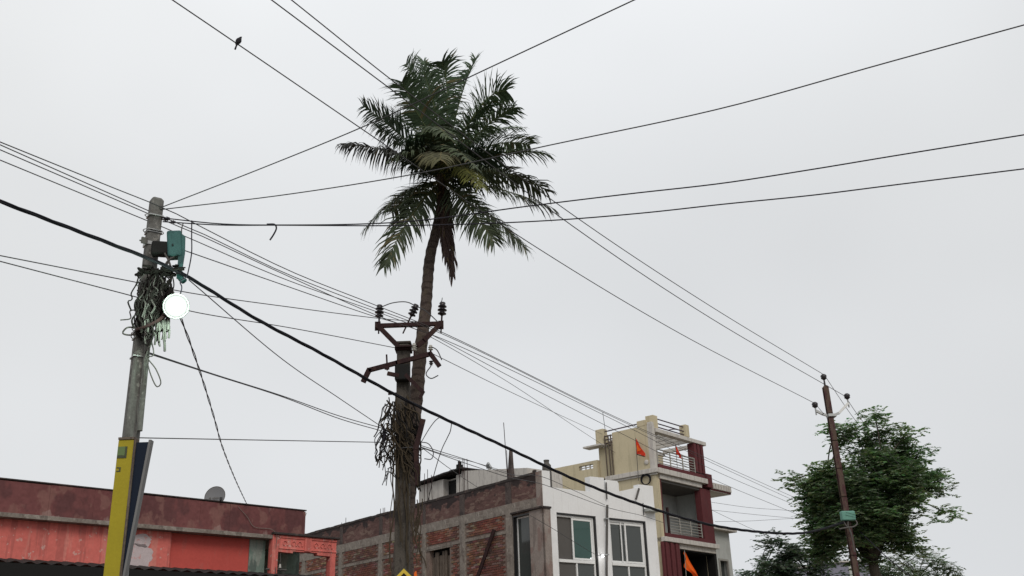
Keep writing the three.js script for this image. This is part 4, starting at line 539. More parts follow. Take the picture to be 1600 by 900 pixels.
// ---------------------------------------------------------------- wires
const wireGroups = { hv: 'high wires to the right pole', hvfar: 'high wires beyond the right pole', svc: 'wires from the left pole to the upper right', lt: 'low tension lines', knot: 'wires at the middle pole knot', right: 'far wires at right', low: 'wires on the white house', drop: 'drop wires', loop: 'loose looped wires at the middle pole', far: 'low far cables' };
const WIRES = [
  ['hv', 'high wire carrying the small bird, ending at the left insulator of the right pole', 0.008, [[-10.52,9.76,0.61],[-3.7,8.9,-9.22],[-3.16,8.83,-10.0],[-1.7,8.63,-12.11],[0.24,8.36,-14.89],[3.21,8.21,-19.17],[7.94,8.34,-26.0]]],
  ['hv', 'lower of the two close high wires over the palm, to the right pole side arm', 0.008, [[-9.29,9.7,0.64],[-2.6,8.9,-9.28],[-1.36,8.75,-11.11],[1.07,8.45,-14.71],[3.8,8.37,-18.77],[8.88,8.58,-26.3]]],
  ['hv', 'upper of the two close high wires over the palm, to the right pole tip', 0.008, [[-9.23,10.51,-0.03],[-2.54,9.4,-9.93],[-1.42,9.21,-11.59],[1.13,8.97,-15.37],[4.0,8.94,-19.62],[8.31,9.11,-26.0]]],
  ['hvfar', 'wire leaving the tip insulator of the right pole behind the tree', 0.008, [[8.31,9.11,-26.0],[10.38,9.1,-30.48],[13.4,9.4,-37.0],[17.59,9.82,-46.07]]],
  ['hvfar', 'wire leaving the right side arm of the right pole behind the tree', 0.008, [[8.88,8.58,-26.3],[9.84,8.56,-28.34],[13.44,9.0,-36.06],[17.66,9.51,-45.11]]],
  ['hvfar', 'wire leaving the left side arm of the right pole behind the tree', 0.008, [[7.94,8.34,-26.0],[8.8,8.41,-27.89],[12.53,8.8,-36.06],[16.67,9.23,-45.15]]],
  ['svc', 'steepest wire from the left pole top up past the palm crown', 0.008, [[-5.06,8.22,-13.0],[-3.12,8.25,-11.85],[-1.71,8.3,-11.01],[-0.25,8.44,-10.14],[1.46,8.6,-9.12],[10.02,9.41,-4.02]]],
  ['svc', 'wire from the left pole top crossing behind the palm to the upper right edge', 0.008, [[-5.06,8.19,-13.0],[-3.02,7.96,-12.22],[-1.15,7.83,-11.51],[0.5,7.81,-10.88],[2.54,7.79,-10.11],[4.38,7.9,-9.4],[13.71,8.45,-5.85]]],
  ['svc', 'upper dark wire of the pair crossing the palm trunk below its crown', 0.009, [[-4.99,8.03,-12.95],[-4.08,7.81,-12.76],[-3.26,7.68,-12.59],[-1.43,7.47,-12.2],[0.29,7.46,-11.83],[1.53,7.45,-11.57],[2.72,7.43,-11.32],[3.8,7.46,-11.09],[4.82,7.5,-10.87],[14.6,7.85,-8.8]]],
  ['svc', 'lower dark wire of the pair crossing the palm trunk below its crown', 0.009, [[-4.98,7.97,-12.95],[-4.09,7.81,-12.8],[-3.28,7.71,-12.66],[-1.36,7.48,-12.34],[0.46,7.33,-12.03],[1.71,7.29,-11.82],[2.76,7.29,-11.64],[3.87,7.28,-11.45],[4.92,7.3,-11.27],[14.78,7.48,-9.6]]],
  ['lt', 'topmost line of the low tension set, passing in front of the left pole top', 0.008, [[-9.11,7.61,-5.28],[-5.32,8.13,-12.3],[-4.94,8.18,-12.99],[-4.66,8.17,-13.52],[-3.71,8.15,-15.29],[-2.52,8.29,-17.48],[-1.48,8.41,-19.41],[2.3,8.46,-26.41],[6.48,8.65,-34.14],[11.26,8.89,-43.0],[18.39,9.24,-56.19]]],
  ['lt', 'second line of the low tension set, tied to the left pole strap', 0.008, [[-9.41,8.16,-5.89],[-5.56,8.32,-12.9],[-5.15,8.34,-13.65],[-4.87,8.37,-14.16],[-3.95,8.36,-15.84],[-2.63,8.51,-18.24],[-1.54,8.66,-20.23],[2.38,8.68,-27.38],[6.67,8.78,-35.18],[11.51,8.92,-44.0],[18.72,9.13,-57.15]]],
  ['lt', 'third line of the low tension set, tied to the left pole strap', 0.008, [[-9.55,8.19,-6.16],[-5.67,8.4,-13.15],[-5.24,8.42,-13.91],[-4.96,8.45,-14.43],[-4.02,8.45,-16.12],[-2.57,8.5,-18.72],[-1.56,8.65,-20.53],[2.62,8.68,-28.05],[6.67,8.59,-35.35],[11.48,8.73,-44.0],[18.77,8.94,-57.11]]],
  ['lt', 'fourth line of the low tension set, behind the green box', 0.008, [[-8.9,7.63,-5.99],[-5.71,8.34,-13.3],[-5.19,8.46,-14.51],[-4.18,8.65,-16.82],[-2.86,9.06,-19.85],[-2.32,9.22,-21.1]]],
  ['lt', 'fourth line from behind the palm trunk to beyond the maroon house', 0.008, [[-2.32,9.22,-21.1],[-1.68,9.16,-22.11],[-0.08,8.94,-24.63],[2.9,8.61,-29.34],[6.76,8.22,-35.45],[10.91,8.06,-42.0],[18.94,7.77,-54.67]]],
  ['lt', 'fifth line of the low tension set, starting at the green box', 0.008, [[-4.65,7.53,-13.0],[-3.89,8.05,-15.67],[-2.81,8.81,-19.5],[-2.33,9.2,-21.2]]],
  ['lt', 'steepest line from behind the palm trunk down to the cream house wall', 0.008, [[-2.33,9.2,-21.2],[-1.76,9.43,-23.12],[-0.1,9.94,-28.71],[2.19,10.45,-36.43],[4.28,10.96,-43.5]]],
  ['lt', 'thin line from behind the left pole to the middle pole insulators', 0.008, [[-9.3,5.96,-6.5],[-5.68,7.32,-13.5],[-5.06,7.55,-14.69],[-4.01,8.04,-16.71],[-2.76,8.66,-19.14],[-2.1,9.01,-20.4]]],
  ['lt', 'thin line from the lamp to the middle pole top', 0.008, [[-9.06,6.14,-6.24],[-5.61,7.06,-13.4],[-5.02,7.22,-14.63],[-4.0,7.66,-16.74],[-2.44,8.28,-19.98]]],
  ['lt', 'wire from the middle pole lower arm sloping down to the cream house roof', 0.008, [[-1.71,8.14,-20.0],[-0.27,9.08,-26.22],[2.23,10.79,-37.04],[3.89,11.94,-44.2]]],
  ['knot', 'wire sloping from the taped cable joint down to the middle pole knot', 0.008, [[-4.51,7.03,-12.9],[-3.81,6.71,-15.59],[-3.24,6.62,-17.77],[-2.71,6.55,-19.8]]],
  ['knot', 'upper wire of the drooping pair between left pole and the knot', 0.008, [[-4.99,6.0,-12.95],[-4.53,6.09,-14.29],[-3.91,6.24,-16.14],[-3.27,6.35,-18.02],[-2.67,6.52,-19.8]]],
  ['knot', 'lower wire of the drooping pair between left pole and the knot', 0.008, [[-4.98,5.98,-12.95],[-4.53,6.08,-14.29],[-3.9,6.22,-16.14],[-3.27,6.3,-18.02],[-2.67,6.46,-19.8]]],
  ['knot', 'flat wire at sign height between left pole and middle pole', 0.008, [[-5.09,4.82,-12.95],[-4.11,5.34,-15.48],[-2.41,6.25,-19.9]]],
  ['knot', 'topmost wire from the knot over the brick wall to the white house', 0.008, [[-1.96,6.18,-19.9],[-1.02,6.4,-22.72],[-0.17,6.58,-25.28],[0.54,6.94,-27.39],[1.75,7.13,-31.04],[2.9,7.25,-34.5]]],
  ['knot', 'second wire from the knot over the brick wall to the white house corner', 0.008, [[-1.96,6.14,-19.9],[-0.99,6.18,-22.11],[-0.16,6.25,-24.02],[0.51,6.39,-25.55],[2.65,6.51,-30.48],[4.06,6.72,-33.7],[5.06,6.8,-36.0]]],
  ['knot', 'short wire from the knot down to the roof shed behind the brick parapet', 0.008, [[-1.9,6.11,-19.9],[-1.75,6.72,-24.77],[-1.55,7.53,-30.9],[-1.38,8.29,-36.5]]],
  ['knot', 'third wire from the knot to the concrete column stub on the brick wall', 0.008, [[-1.96,6.15,-19.9],[-1.62,6.61,-22.94],[-1.2,7.24,-26.72],[-0.38,8.41,-34.1]]],
  ['low', 'sagging wire from the tall side window across the white front to the pipe', 0.008, [[0.31,6.66,-32.35],[1.17,6.23,-33.03],[1.75,5.92,-33.49],[2.54,5.54,-34.12],[2.77,5.54,-34.3]]],
  ['right', 'upper far wire from the maroon balcony house into the tree', 0.008, [[8.34,8.76,-44.0],[10.57,8.93,-46.88],[12.98,9.23,-50.0],[16.65,9.69,-54.73]]],
  ['right', 'middle far wire from the maroon balcony house into the tree', 0.008, [[8.3,8.43,-44.0],[10.56,8.65,-46.98],[12.85,8.89,-50.0],[16.46,9.28,-54.77]]],
  ['right', 'lowest far wire from the grey house into the tree', 0.008, [[8.49,8.0,-44.5],[10.55,8.35,-47.11],[12.83,8.8,-50.0],[16.53,9.53,-54.67]]],
  ['right', 'wire dropping from the maroon column past the grey house to the low tree', 0.008, [[8.3,8.43,-44.0],[10.84,7.94,-47.31],[14.42,7.43,-52.0],[16.84,7.09,-55.17]]],
  ['drop', 'twisted drop wire from the lamp down to the pink house roof', 0.011, [[-4.46,6.34,-12.6],[-4.79,6.43,-14.12],[-5.3,6.53,-16.43],[-5.8,6.56,-18.73],[-6.22,6.56,-20.65],[-7.33,6.86,-25.69],[-9.15,7.51,-34.0]]],
  ['cable', 'thick black bundled cable slung across the street between the two poles', 0.03, [[-9.36,7.87,-7.94],[-5.18,7.22,-12.2],[-4.88,7.17,-12.51],[-4.53,7.07,-12.87],[-3.74,6.7,-13.67],[-2.95,6.41,-14.47],[-1.82,5.97,-15.63],[-0.21,5.49,-17.27],[1.12,5.1,-18.62],[2.64,4.8,-20.18],[4.01,4.64,-21.57],[5.59,4.65,-23.19],[6.8,4.78,-24.42],[8.25,5.2,-25.9]]],
  ['loop', 'thin looped wire rising from the creeper to the black cable', 0.008, [[-1.93,6.16,-19.65],[-1.78,6.11,-18.88],[-1.58,6.02,-17.82],[-1.41,5.93,-16.97],[-1.26,5.8,-16.2]]],
  ['loop', 'thin wire hanging from the black cable in a bow past the roof shed', 0.008, [[-1.09,5.75,-16.4],[-1.12,5.65,-16.55],[-1.2,5.61,-16.91],[-1.35,5.56,-17.59],[-1.54,5.36,-18.42],[-1.68,5.12,-19.04],[-1.78,4.96,-19.5]]],
  ['far', 'dark cable crossing low behind the right tree trunk', 0.02, [[13.97,7.35,-42.8],[13.61,6.34,-40.0],[13.34,5.57,-37.87],[13.1,4.97,-36.0],[12.13,2.54,-28.44]]],
];
for (const [tag, label, r, pts] of WIRES) {
  if (tag === 'cable') { // three insulated strands laid up together
    const c = new THREE.CatmullRomCurve3(pts.map((p) => V(...p)), false, 'centripetal'), n = 420, len = c.getLength(), o = thing('bundled_cable', label, 'cable');
    const pp = []; for (let i = 0; i <= n; i++) pp.push(c.getPointAt(i / n));
    for (let k = 0; k < 3; k++) part('strand', new THREE.TubeGeometry(new THREE.CatmullRomCurve3(pp.map((p, i) => { const a = i / n * len / 1.3 * 6.283 + k * 2.094; return V(p.x, p.y + Math.cos(a) * 0.014, p.z + Math.sin(a) * 0.014); })), n, 0.0165, 6), M.cable, o);
  } else if (tag === 'drop') {
    const c = new THREE.CatmullRomCurve3(pts.map((p) => V(...p)), false, 'centripetal'), n = 260, o = thing('drop_wire', label, 'wire'); const pp = []; for (let i = 0; i <= n; i++) pp.push(c.getPointAt(i / n));
    for (let k = 0; k < 2; k++) part('strand', new THREE.TubeGeometry(new THREE.CatmullRomCurve3(pp.map((p, i) => { const a = i / n * 70 + k * Math.PI; return V(p.x + Math.cos(a) * 0.011, p.y, p.z + Math.sin(a) * 0.011); })), n, 0.008, 4), M.wireDark, o);
  } else one('overhead_wire', label, 'wire', tube(pts, r, Math.max(24, pts.length * 10), 5), r > 0.0085 ? M.wireDark : M.wire, wireGroups[tag]);
}
// small bird on the high wire
{
  const B = thing('bird', 'small dark bird perched on the high wire at upper left', 'bird', [-3.159, 8.852, -9.998], 0.5);
  part('body', loft([[-0.030, -0.055, 0], [-0.026, -0.02, 0], [-0.014, 0.018, 0], [-0.002, 0.05, 0], [0.010, 0.078, 0], [0.018, 0.098, 0], [0.024, 0.112, 0], [0.040, 0.124, 0]], [0.010, 0.024, 0.040, 0.042, 0.028, 0.019, 0.014, 0.002], 12, 4), M.bird, B); B.scale.setScalar(0.8);
  part('tail', slab([[-0.06, -0.12], [-0.035, -0.125], [-0.018, -0.04], [-0.04, -0.035]], 0.026, -0.013), M.bird, B);
  for (const s of [-1, 1]) { part('wing', new THREE.SphereGeometry(0.03, 10, 8).scale(1.6, 1.0, 0.32).rotateZ(1.15).translate(-0.014, 0.02, s * 0.032), M.bird, B); part('leg', rod([0.0, -0.012, s * 0.012], [0.002, 0.03, s * 0.012], 0.004), M.mesh, B); }
}

// ---------------------------------------------------------------- palm
const greens = { u: [0.056, 0.092, 0.048], a: [0.070, 0.112, 0.058], s: [0.036, 0.062, 0.038], h: [0.044, 0.048, 0.044], d: [0.050, 0.068, 0.036], x: [0.062, 0.040, 0.036], v: [0.060, 0.082, 0.042], o: [0.080, 0.078, 0.036], y: [0.13, 0.14, 0.032] };
function frond(kind, c, seed, count = 62, leafLen = 0.60) {
  const twist = c[9] ?? 0;
  const rnd = seeded(seed), [p0, p1, p2] = [V(c[0], c[1], c[2]), V(c[3], c[4], c[5]), V(c[6], c[7], c[8])];
  const q = p1.clone().multiplyScalar(2).addScaledVector(p0, -0.5).addScaledVector(p2, -0.5).lerp(p1, 0.35), curve = new THREE.QuadraticBezierCurve3(p0, q, p2), len = curve.getLength();
  const pos = [], col = [], base = greens[kind];
  const tri = (a, b, d, cc) => { for (const v of [a, b, d]) { pos.push(v.x, v.y, v.z); col.push(...cc); } };
  const hang = { u: 0.55, a: 0.7, s: 0.55, h: 1.5, d: 0.8, x: 2.2, v: 0.5, o: 0.8, y: 0.6 }[kind], wide = kind === 'x' ? 0.45 : 1;
  for (let i = 0; i < count; i++) for (const s of [-1, 1]) {
    const t = 0.10 + 0.90 * Math.pow((i + rnd() * 0.6) / count, 0.92), P = curve.getPoint(Math.min(t, 1)), T = curve.getTangent(Math.min(t, 1));
    if (rnd() < 0.05 + (kind === 'u' ? 0.1 : 0.3) * smooth(0.60, 0.70, vnoise(i * 0.22, s * 3 + 5, 64, 64, seed))) continue;
    const lax = hang * (0.6 + 0.9 * rnd());
    let up = V(0, 1, 0).addScaledVector(T, -T.y); if (up.lengthSq() < 0.02) up = V(0.3, 0, 1); up.normalize().applyAxisAngle(T, twist);
    const side = V().crossVectors(T, up).normalize(), L = leafLen * (0.45 + 0.55 * Math.sin(Math.PI * clamp(0.12 + t * 0.72))) * (0.70 + 0.45 * rnd()) * (t > 0.9 ? 0.72 : 1) * wide ** 0.5;
    const fw = mix(0.35, 0.95, t * t) + (rnd() - 0.5) * 0.3;
    let d = side.clone().multiplyScalar(s * wide).addScaledVector(T, fw).addScaledVector(up, kind === 'u' || kind === 'a' ? 0.35 : 0.12).add(V((rnd() - 0.5) * 0.38, (rnd() - 0.5) * 0.38, (rnd() - 0.5) * 0.38)).normalize();
    const w = (kind === 'u' ? 0.017 : 0.019) + rnd() * 0.010, N = 3; let a = P.clone(), wv = V().crossVectors(d, up).normalize(); if (wv.lengthSq() < 0.1) wv = T.clone();
    wv.lerp(T, 0.4).normalize();
    const shade = 0.72 + 0.55 * rnd(), dry = rnd() < 0.05 ? 1 : 0, cc = base.map((x, k) => mix(x * shade, [0.14, 0.11, 0.05][k], dry * 0.7));
    let w0 = w * 0.7; for (let k = 0; k < N; k++) { d = d.clone().add(V(0, -lax * (0.22 + 0.25 * k), 0)).normalize(); const b = a.clone().addScaledVector(d, L / N), w1 = k === N - 1 ? 0 : w * (k ? 0.72 : 1); const A1 = a.clone().addScaledVector(wv, w0), A2 = a.clone().addScaledVector(wv, -w0), B1 = b.clone().addScaledVector(wv, w1), B2 = b.clone().addScaledVector(wv, -w1); tri(A1, A2, B1, cc); if (w1) tri(A2, B2, B1, cc); a = b; w0 = w1; }
  }
  // rachis
  const n = 12, R = 5; for (let i = 0; i < n; i++) for (let j = 0; j < R; j++) { const ring = (ii, jj) => { const t = ii / n, P = curve.getPoint(t), T = curve.getTangent(t), s = V().crossVectors(T, V(0.1, 1, 0.2)).normalize(), u = V().crossVectors(s, T), r = mix(0.034, 0.006, Math.pow(t, 0.7)), th = jj / R * 6.283; return P.addScaledVector(s, Math.cos(th) * r).addScaledVector(u, Math.sin(th) * r); }; const rc = [base[0] * 1.35 + 0.012, base[1] * 1.25, base[2] * 0.95], a = ring(i, j), b = ring(i + 1, j), c2 = ring(i + 1, j + 1), d2 = ring(i, j + 1); tri(a, b, c2, rc); tri(a, c2, d2, rc); }
  const g = new THREE.BufferGeometry(); g.setAttribute('position', new THREE.Float32BufferAttribute(pos, 3)); g.setAttribute('color', new THREE.Float32BufferAttribute(col, 3)); g.computeVertexNormals(); return g;
}
const FRONDS = [
  ['u', -1.5, 12.52, -20.6, -1.97, 14.78, -20.8, -2.41, 15.9, -20.8, 0.5],
  ['u', -1.5, 12.52, -20.6, -1.66, 15.14, -21.1, -2.01, 16.23, -21.2, -0.6],
  ['u', -1.5, 12.52, -20.6, -1.38, 14.94, -20.8, -1.49, 15.59, -20.3, 0.6],
  ['u', -1.5, 12.52, -20.6, -2.13, 14.34, -20.5, -2.42, 14.92, -20.1, 0.3],
  ['u', -1.5, 12.52, -20.6, -1.12, 14.5, -20.4, -0.66, 15.63, -20.3, 0.7],
  ['a', -1.5, 12.52, -20.6, -0.69, 14.64, -20.8, 0.05, 15.02, -20.8, -0.5],
  ['a', -1.5, 12.52, -20.6, -0.64, 13.51, -20.1, 0.19, 13.86, -19.7, 0.2],
  ['a', -1.5, 12.52, -20.6, -0.5, 13.86, -21.3, 0.57, 14.14, -21.9, -0.2],
  ['a', -1.5, 12.52, -20.6, -0.36, 13.06, -20.3, 0.85, 12.87, -20.1, 0.3],
  ['d', -1.5, 12.52, -20.6, -0.35, 13.1, -21.1, 0.96, 12.6, -21.5, 0],
  ['d', -1.5, 12.52, -20.6, -0.43, 12.26, -20.4, 0.96, 11.65, -20.4, 0.4],
  ['d', -1.5, 12.52, -20.6, -0.64, 11.94, -20.8, 0.35, 10.89, -21, 0.8],
  ['d', -1.5, 12.52, -20.6, -0.85, 11.41, -19.8, -0.35, 10.52, -19.7, 1],
  ['s', -1.5, 12.52, -20.6, -2.29, 13.58, -20.6, -3.39, 14.56, -20.5, 0.4],
  ['h', -1.5, 12.52, -20.6, -2.56, 13.21, -20.4, -3.83, 13.41, -20.3, 0.1],
  ['d', -1.5, 12.52, -20.6, -2.46, 12.28, -20.6, -3.31, 11.41, -20.7, -0.4],
  ['d', -1.5, 12.52, -20.6, -2.16, 11.58, -20.2, -2.79, 10.23, -20.2, -1.1],
  ['d', -1.5, 12.52, -20.6, -2.23, 12.73, -21.5, -2.9, 12.58, -22.2, 0],
  ['x', -1.5, 12.52, -20.6, -1.39, 11.51, -20.45, -1.29, 10.03, -20.4, 0.5],
  ['x', -1.5, 12.52, -20.6, -1.49, 11.6, -20.3, -1.43, 10.4, -20.25, -0.5],
  ['v', -1.5, 12.52, -20.6, -1.7, 13.31, -19.4, -1.25, 12.55, -18.7, 0.2],
  ['v', -1.5, 12.52, -20.6, -1.3, 12.74, -19.3, -0.68, 11.59, -18.3, -0.2],
  ['o', -1.5, 12.52, -20.6, -1.43, 12.53, -19.2, -1.38, 11.74, -18.2, 0],
  ['y', -1.5, 12.52, -20.6, -1.14, 12.39, -19.4, -0.56, 11.24, -18.5, 0],
  ['u', -1.5, 12.52, -20.6, -2.12, 14.23, -21.2, -2.91, 14.98, -21.8, 0.2],
  ['a', -1.5, 12.52, -20.6, -1.05, 13.91, -21.5, -0.35, 14.77, -22.4, 0],
  ['d', -1.5, 12.52, -20.6, -1.84, 12.83, -19.7, -2.53, 12.28, -19.1, 0.2],
  ['d', -1.5, 12.52, -20.6, -0.83, 12.25, -19.6, 0.09, 11.73, -19, -0.2],
  ['a', -1.5, 12.52, -20.6, -1.02, 13.47, -20, -0.36, 13.9, -19.5, 0.4],
  ['s', -1.5, 12.52, -20.6, -1.75, 12.75, -20, -2.23, 12.84, -19.6, 0.3],
  ['s', -1.5, 12.52, -20.6, -0.94, 12.77, -20.1, -0.26, 12.72, -19.9, -0.3],
  ['a', -1.5, 12.52, -20.6, -0.86, 13.76, -20.8, 0.32, 14.04, -20.9, 0.6],
  ['s', -1.5, 12.52, -20.6, -2.2, 13.61, -21.2, -3.18, 14.54, -21.5, 0.2],
  ['u', -1.5, 12.52, -20.6, -1.57, 13.81, -20.1, -1.87, 14.91, -19.7, -0.3],
  ['u', -1.5, 12.52, -20.6, -1.7, 13.27, -19.9, -2.16, 13.91, -19.4, 0.4],
];
{
  const o = [-2.34, 0, -20.62], T = thing('palm_tree', 'tall coconut palm with ragged dark crown behind the middle pole', 'palm tree', o), rel = (p) => [p[0] - o[0], p[1] - o[1], p[2] - o[2]];
  const line = [[-2.34, -0.1, -20.6], [-2.36, 1.2, -20.6], [-2.38, 2.5, -20.6], [-2.38, 3.84, -20.6], [-2.35, 4.59, -20.6], [-2.29, 5.36, -20.6], [-2.21, 6.29, -20.6], [-2.15, 7.11, -20.6], [-2.09, 7.67, -20.6], [-2.04, 8.24, -20.6], [-1.98, 8.82, -20.6], [-1.91, 9.42, -20.6], [-1.87, 10.02, -20.6], [-1.81, 10.64, -20.6], [-1.65, 11.35, -20.6], [-1.54, 12.07, -20.6], [-1.51, 12.77, -20.6]], pts = [], rad = [];
  const dense = new THREE.CatmullRomCurve3(line.map((p) => V(...p)), false, 'centripetal'); for (let i = 0; i <= 120; i++) { const P = dense.getPointAt(i / 120), y = P.y; pts.push(rel(P.toArray())); const base = y < 4.4 ? mix(0.27, 0.185, clamp((y - 2.8) / 1.6)) : y < 8 ? mix(0.185, 0.142, (y - 4.4) / 3.6) : mix(0.142, 0.098, (y - 8) / 4.8); rad.push(base * (1 + (i % 2 ? 0.05 : -0.03))); }
  part('trunk', loft(pts, rad, 14, 1, 0.10, 4), M.palmBark, T, true);
  FRONDS.forEach((f, i) => { const g = frond(f[0], f.slice(1), 1000 + i * 7, f[0] === 'x' ? 90 : f[0] === 'u' ? 72 : 84, f[0] === 'y' || f[0] === 'v' ? 0.58 : f[0] === 'h' ? 0.62 : 0.74).translate(-o[0], -o[1], -o[2]); const m = part('frond', g, M.palmLeaf, T, true); if (f[0] === 'x') m.userData.label = 'dead brown hanging frond'; if (f[0] === 'y') m.userData.label = 'yellow green frond facing the street'; });
  // fibre sheaths and old stalk stumps at the crown base
  const rnd = seeded(12), st = []; for (let k = 0; k < 22; k++) { const a = rnd() * 6.283, y = 12.2 + rnd() * 0.55; st.push(loft([[-1.53 + Math.cos(a) * 0.06, y + 0.12, -20.6 + Math.sin(a) * 0.06], [-1.53 + Math.cos(a) * 0.16, y + 0.26, -20.6 + Math.sin(a) * 0.16], [-1.52 + Math.cos(a) * 0.30, y + 0.40 + rnd() * 0.15, -20.6 + Math.sin(a) * 0.30]].map(rel), [0.05, 0.04, 0.022], 7, 3, 0.2, k)); }
  part('leaf_sheath', st, M.palmBark, T);
}

// ---------------------------------------------------------------- trees beyond the houses
function leafTree(name, label, o, spec) {
  const rnd = seeded(spec.seed), T = thing(name, label, 'tree', o, 0, spec.group), [cx, cy, cz] = spec.c, [rx, ry, rz] = spec.r, limbs = [], pos = [], col = [];
  const fork = spec.fork, clumps = [];
  let guard = 0; while (clumps.length < spec.clumps && guard++ < 9000) {
    const a = rnd() * 6.283, v = rnd() * 2 - 1, q = Math.cbrt(0.10 + 0.9 * rnd()), h = Math.sqrt(1 - v * v); let x = Math.cos(a) * h * q, y = v * q, z = Math.sin(a) * h * q;
    if (fbm(x * 0.5 + 0.5, y * 0.5 + 0.5, 5, 5, spec.seed + 5, 2) < spec.gap) continue; if (y < -0.72 && rnd() < 0.7) continue;
    const bulge = 0.70 + 0.52 * vnoise(a * 1.6 + 20, v * 3 + 9, 99, 99, spec.seed); clumps.push(V(cx + x * rx * bulge, cy + y * ry * bulge, cz + z * rz * bulge));
  }
  const trunkTop = V(...fork); limbs.push(loft([[0, -0.2, 0], [spec.bend?.[0] ?? 0.1, fork[1] * 0.5, 0], fork], [spec.tr * 1.35, spec.tr, spec.tr * 0.7], 9, 6, 0.15, spec.seed));
  const mains = []; for (let k = 0; k < spec.mains; k++) { const a = k / spec.mains * 6.283 + rnd(), e = 0.35 + rnd() * 0.6, P = V(cx + Math.cos(a) * rx * 0.5, cy + (e - 0.55) * ry * 1.1, cz + Math.sin(a) * rz * 0.5), m = trunkTop.clone().lerp(P, 0.5).add(V((rnd() - 0.5) * 0.4, -0.15, (rnd() - 0.5) * 0.4)); mains.push(P); limbs.push(loft([trunkTop.toArray(), m.toArray(), P.toArray()], [spec.tr * 0.55, spec.tr * 0.36, spec.tr * 0.2], 6, 5, 0.1, k)); }
  for (const c of clumps) {
    let best = mains[0], bd = 1e9; for (const m of mains) { const d = m.distanceTo(c); if (d < bd) { bd = d; best = m; } }
    const mid = best.clone().lerp(c, 0.55).add(V((rnd() - 0.5) * 0.25, 0.08, (rnd() - 0.5) * 0.25)); limbs.push(tube([best, mid, c], spec.tr * 0.075 + 0.006, 6, 4));
    const tone = 0.7 + 0.6 * rnd(), warm = rnd();
    for (let s = 0; s < spec.sprigs; s++) { // a sprig: short axis with leaflets on both sides
      const a = rnd() * 6.283, el = (rnd() - 0.35) * 1.0, d = V(Math.cos(a) * Math.cos(el), Math.sin(el), Math.sin(a) * Math.cos(el)), st = c.clone().add(V((rnd() - 0.5), (rnd() - 0.5) * spec.flat, (rnd() - 0.5)).multiplyScalar(spec.spread)), sd = V().crossVectors(d, V(0, 1, 0)).normalize();
      const n = spec.leaves, Ls = spec.leaf;
      for (let k = 0; k < n; k++) for (const g of [-1, 1]) {
        const p = st.clone().addScaledVector(d, (k + 0.5) / n * spec.sprigLen).add(V(0, -0.10 * (k / n) ** 2, 0)), dir = sd.clone().multiplyScalar(g).addScaledVector(d, 0.55).add(V((rnd() - 0.5) * 0.4, -0.25 + (rnd() - 0.5) * 0.5, (rnd() - 0.5) * 0.4)).normalize(), L = Ls * (0.7 + 0.6 * rnd()), nn = V((rnd() - 0.5), 0.8, (rnd() - 0.5)).normalize(), w = V().crossVectors(dir, nn).normalize().multiplyScalar(L * spec.ratio);
        const q = p.clone().addScaledVector(dir, L), m1 = p.clone().addScaledVector(dir, L * 0.5).add(w), m2 = p.clone().addScaledVector(dir, L * 0.5).sub(w), cc = spec.col.map((x, i) => x * tone * (0.75 + 0.5 * rnd()) * (i === 0 ? 0.85 + 0.22 * warm : 1));
        for (const v of [p, m1, q, p, q, m2]) { pos.push(v.x, v.y, v.z); col.push(...cc); }
      }
    }
  }
  part('trunk', limbs, M.bark, T, false);
  const g = new THREE.BufferGeometry(); g.setAttribute('position', new THREE.Float32BufferAttribute(pos, 3)); g.setAttribute('color', new THREE.Float32BufferAttribute(col, 3)); g.computeVertexNormals();
  part('crown', g, M.treeLeaf, T, true); return T;
}
leafTree('leafy_tree', 'large feathery green tree behind the right steel pole', [14.9, 0, -44], { seed: 301, c: [0.15, 8.85, 0], r: [3.15, 3.0, 2.9], fork: [0.0, 6.0, 0], tr: 0.30, mains: 9, clumps: 210, sprigs: 40, leaves: 6, leaf: 0.16, ratio: 0.32, sprigLen: 0.5, spread: 0.95, flat: 0.6, gap: 0.43, col: [0.140, 0.225, 0.085] });
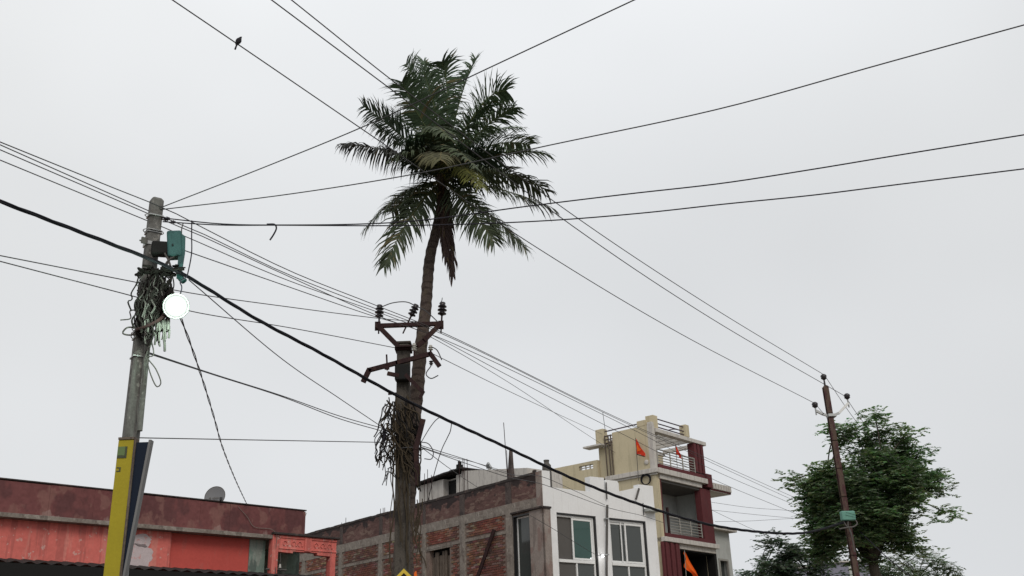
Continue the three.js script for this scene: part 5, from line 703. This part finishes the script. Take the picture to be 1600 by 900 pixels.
leafTree('leafy_tree', 'low dark glossy tree beside the grey annexe', [13.6, 0, -54], { seed: 317, c: [0.0, 6.0, 0], r: [2.7, 2.2, 2.2], fork: [0, 4.0, 0], tr: 0.18, mains: 6, clumps: 90, sprigs: 26, leaves: 4, leaf: 0.20, ratio: 0.3, sprigLen: 0.5, spread: 0.85, flat: 0.8, gap: 0.34, col: [0.07, 0.115, 0.058] });
leafTree('leafy_tree', 'bright green bushy tree at the foot of the large tree at right', [18.2, 0, -50], { seed: 331, c: [0.2, 5.1, 0], r: [2.6, 1.7, 2.0], fork: [0, 3.4, 0], tr: 0.15, mains: 6, clumps: 60, sprigs: 20, leaves: 4, leaf: 0.18, ratio: 0.26, sprigLen: 0.45, spread: 0.9, flat: 0.7, gap: 0.30, col: [0.085, 0.13, 0.05] });
{ // distant palm at the right edge
  const o = [20.6, 0, -54], T = thing('palm_tree', 'small distant palm half hidden right of the large tree', 'palm tree', o);
  part('trunk', loft([[0.1, -0.1, 0], [0.0, 3, 0], [-0.1, 6.1, 0]], [0.2, 0.15, 0.12], 10, 6, 0.1, 8), M.palmBark, T);
  for (let k = 0; k < 11; k++) { const a = k / 11 * 6.283 + 0.3, L = 2.3, e = 0.5 + (k % 3) * 0.35; part('frond', frond('a', [-0.1, 6.1, 0, -0.1 + Math.cos(a) * L * 0.5, 6.1 + e, Math.sin(a) * L * 0.5, -0.1 + Math.cos(a) * L, 6.1 + e - 0.6, Math.sin(a) * L], 4000 + k, 34, 0.6), M.palmLeaf, T, true); }
}
{ // blue-grey house far right
  const H = thing('house', 'plain blue-grey house wall far behind the right pole', 'house', [17.2, 0, -63], 0.25);
  part('wall', slab([[-0.6, 0], [5.0, 0], [5.0, 8.02], [2.4, 8.02], [-0.6, 7.68]], 6, -6), M.slate, H); part('roof_edge', [bar([-0.7, 7.70, 0.06], [2.45, 8.06, 0.06], 0.08, 0.2), bar([2.4, 8.06, 0.06], [5.1, 8.06, 0.06], 0.08, 0.2)], M.paleTrim, H); part('corner_pilaster', box(2.9, 3.3, 0, 7.95, 0.002, 0.05), M.greyWall, H);
}
renderer.render(scene, camera);
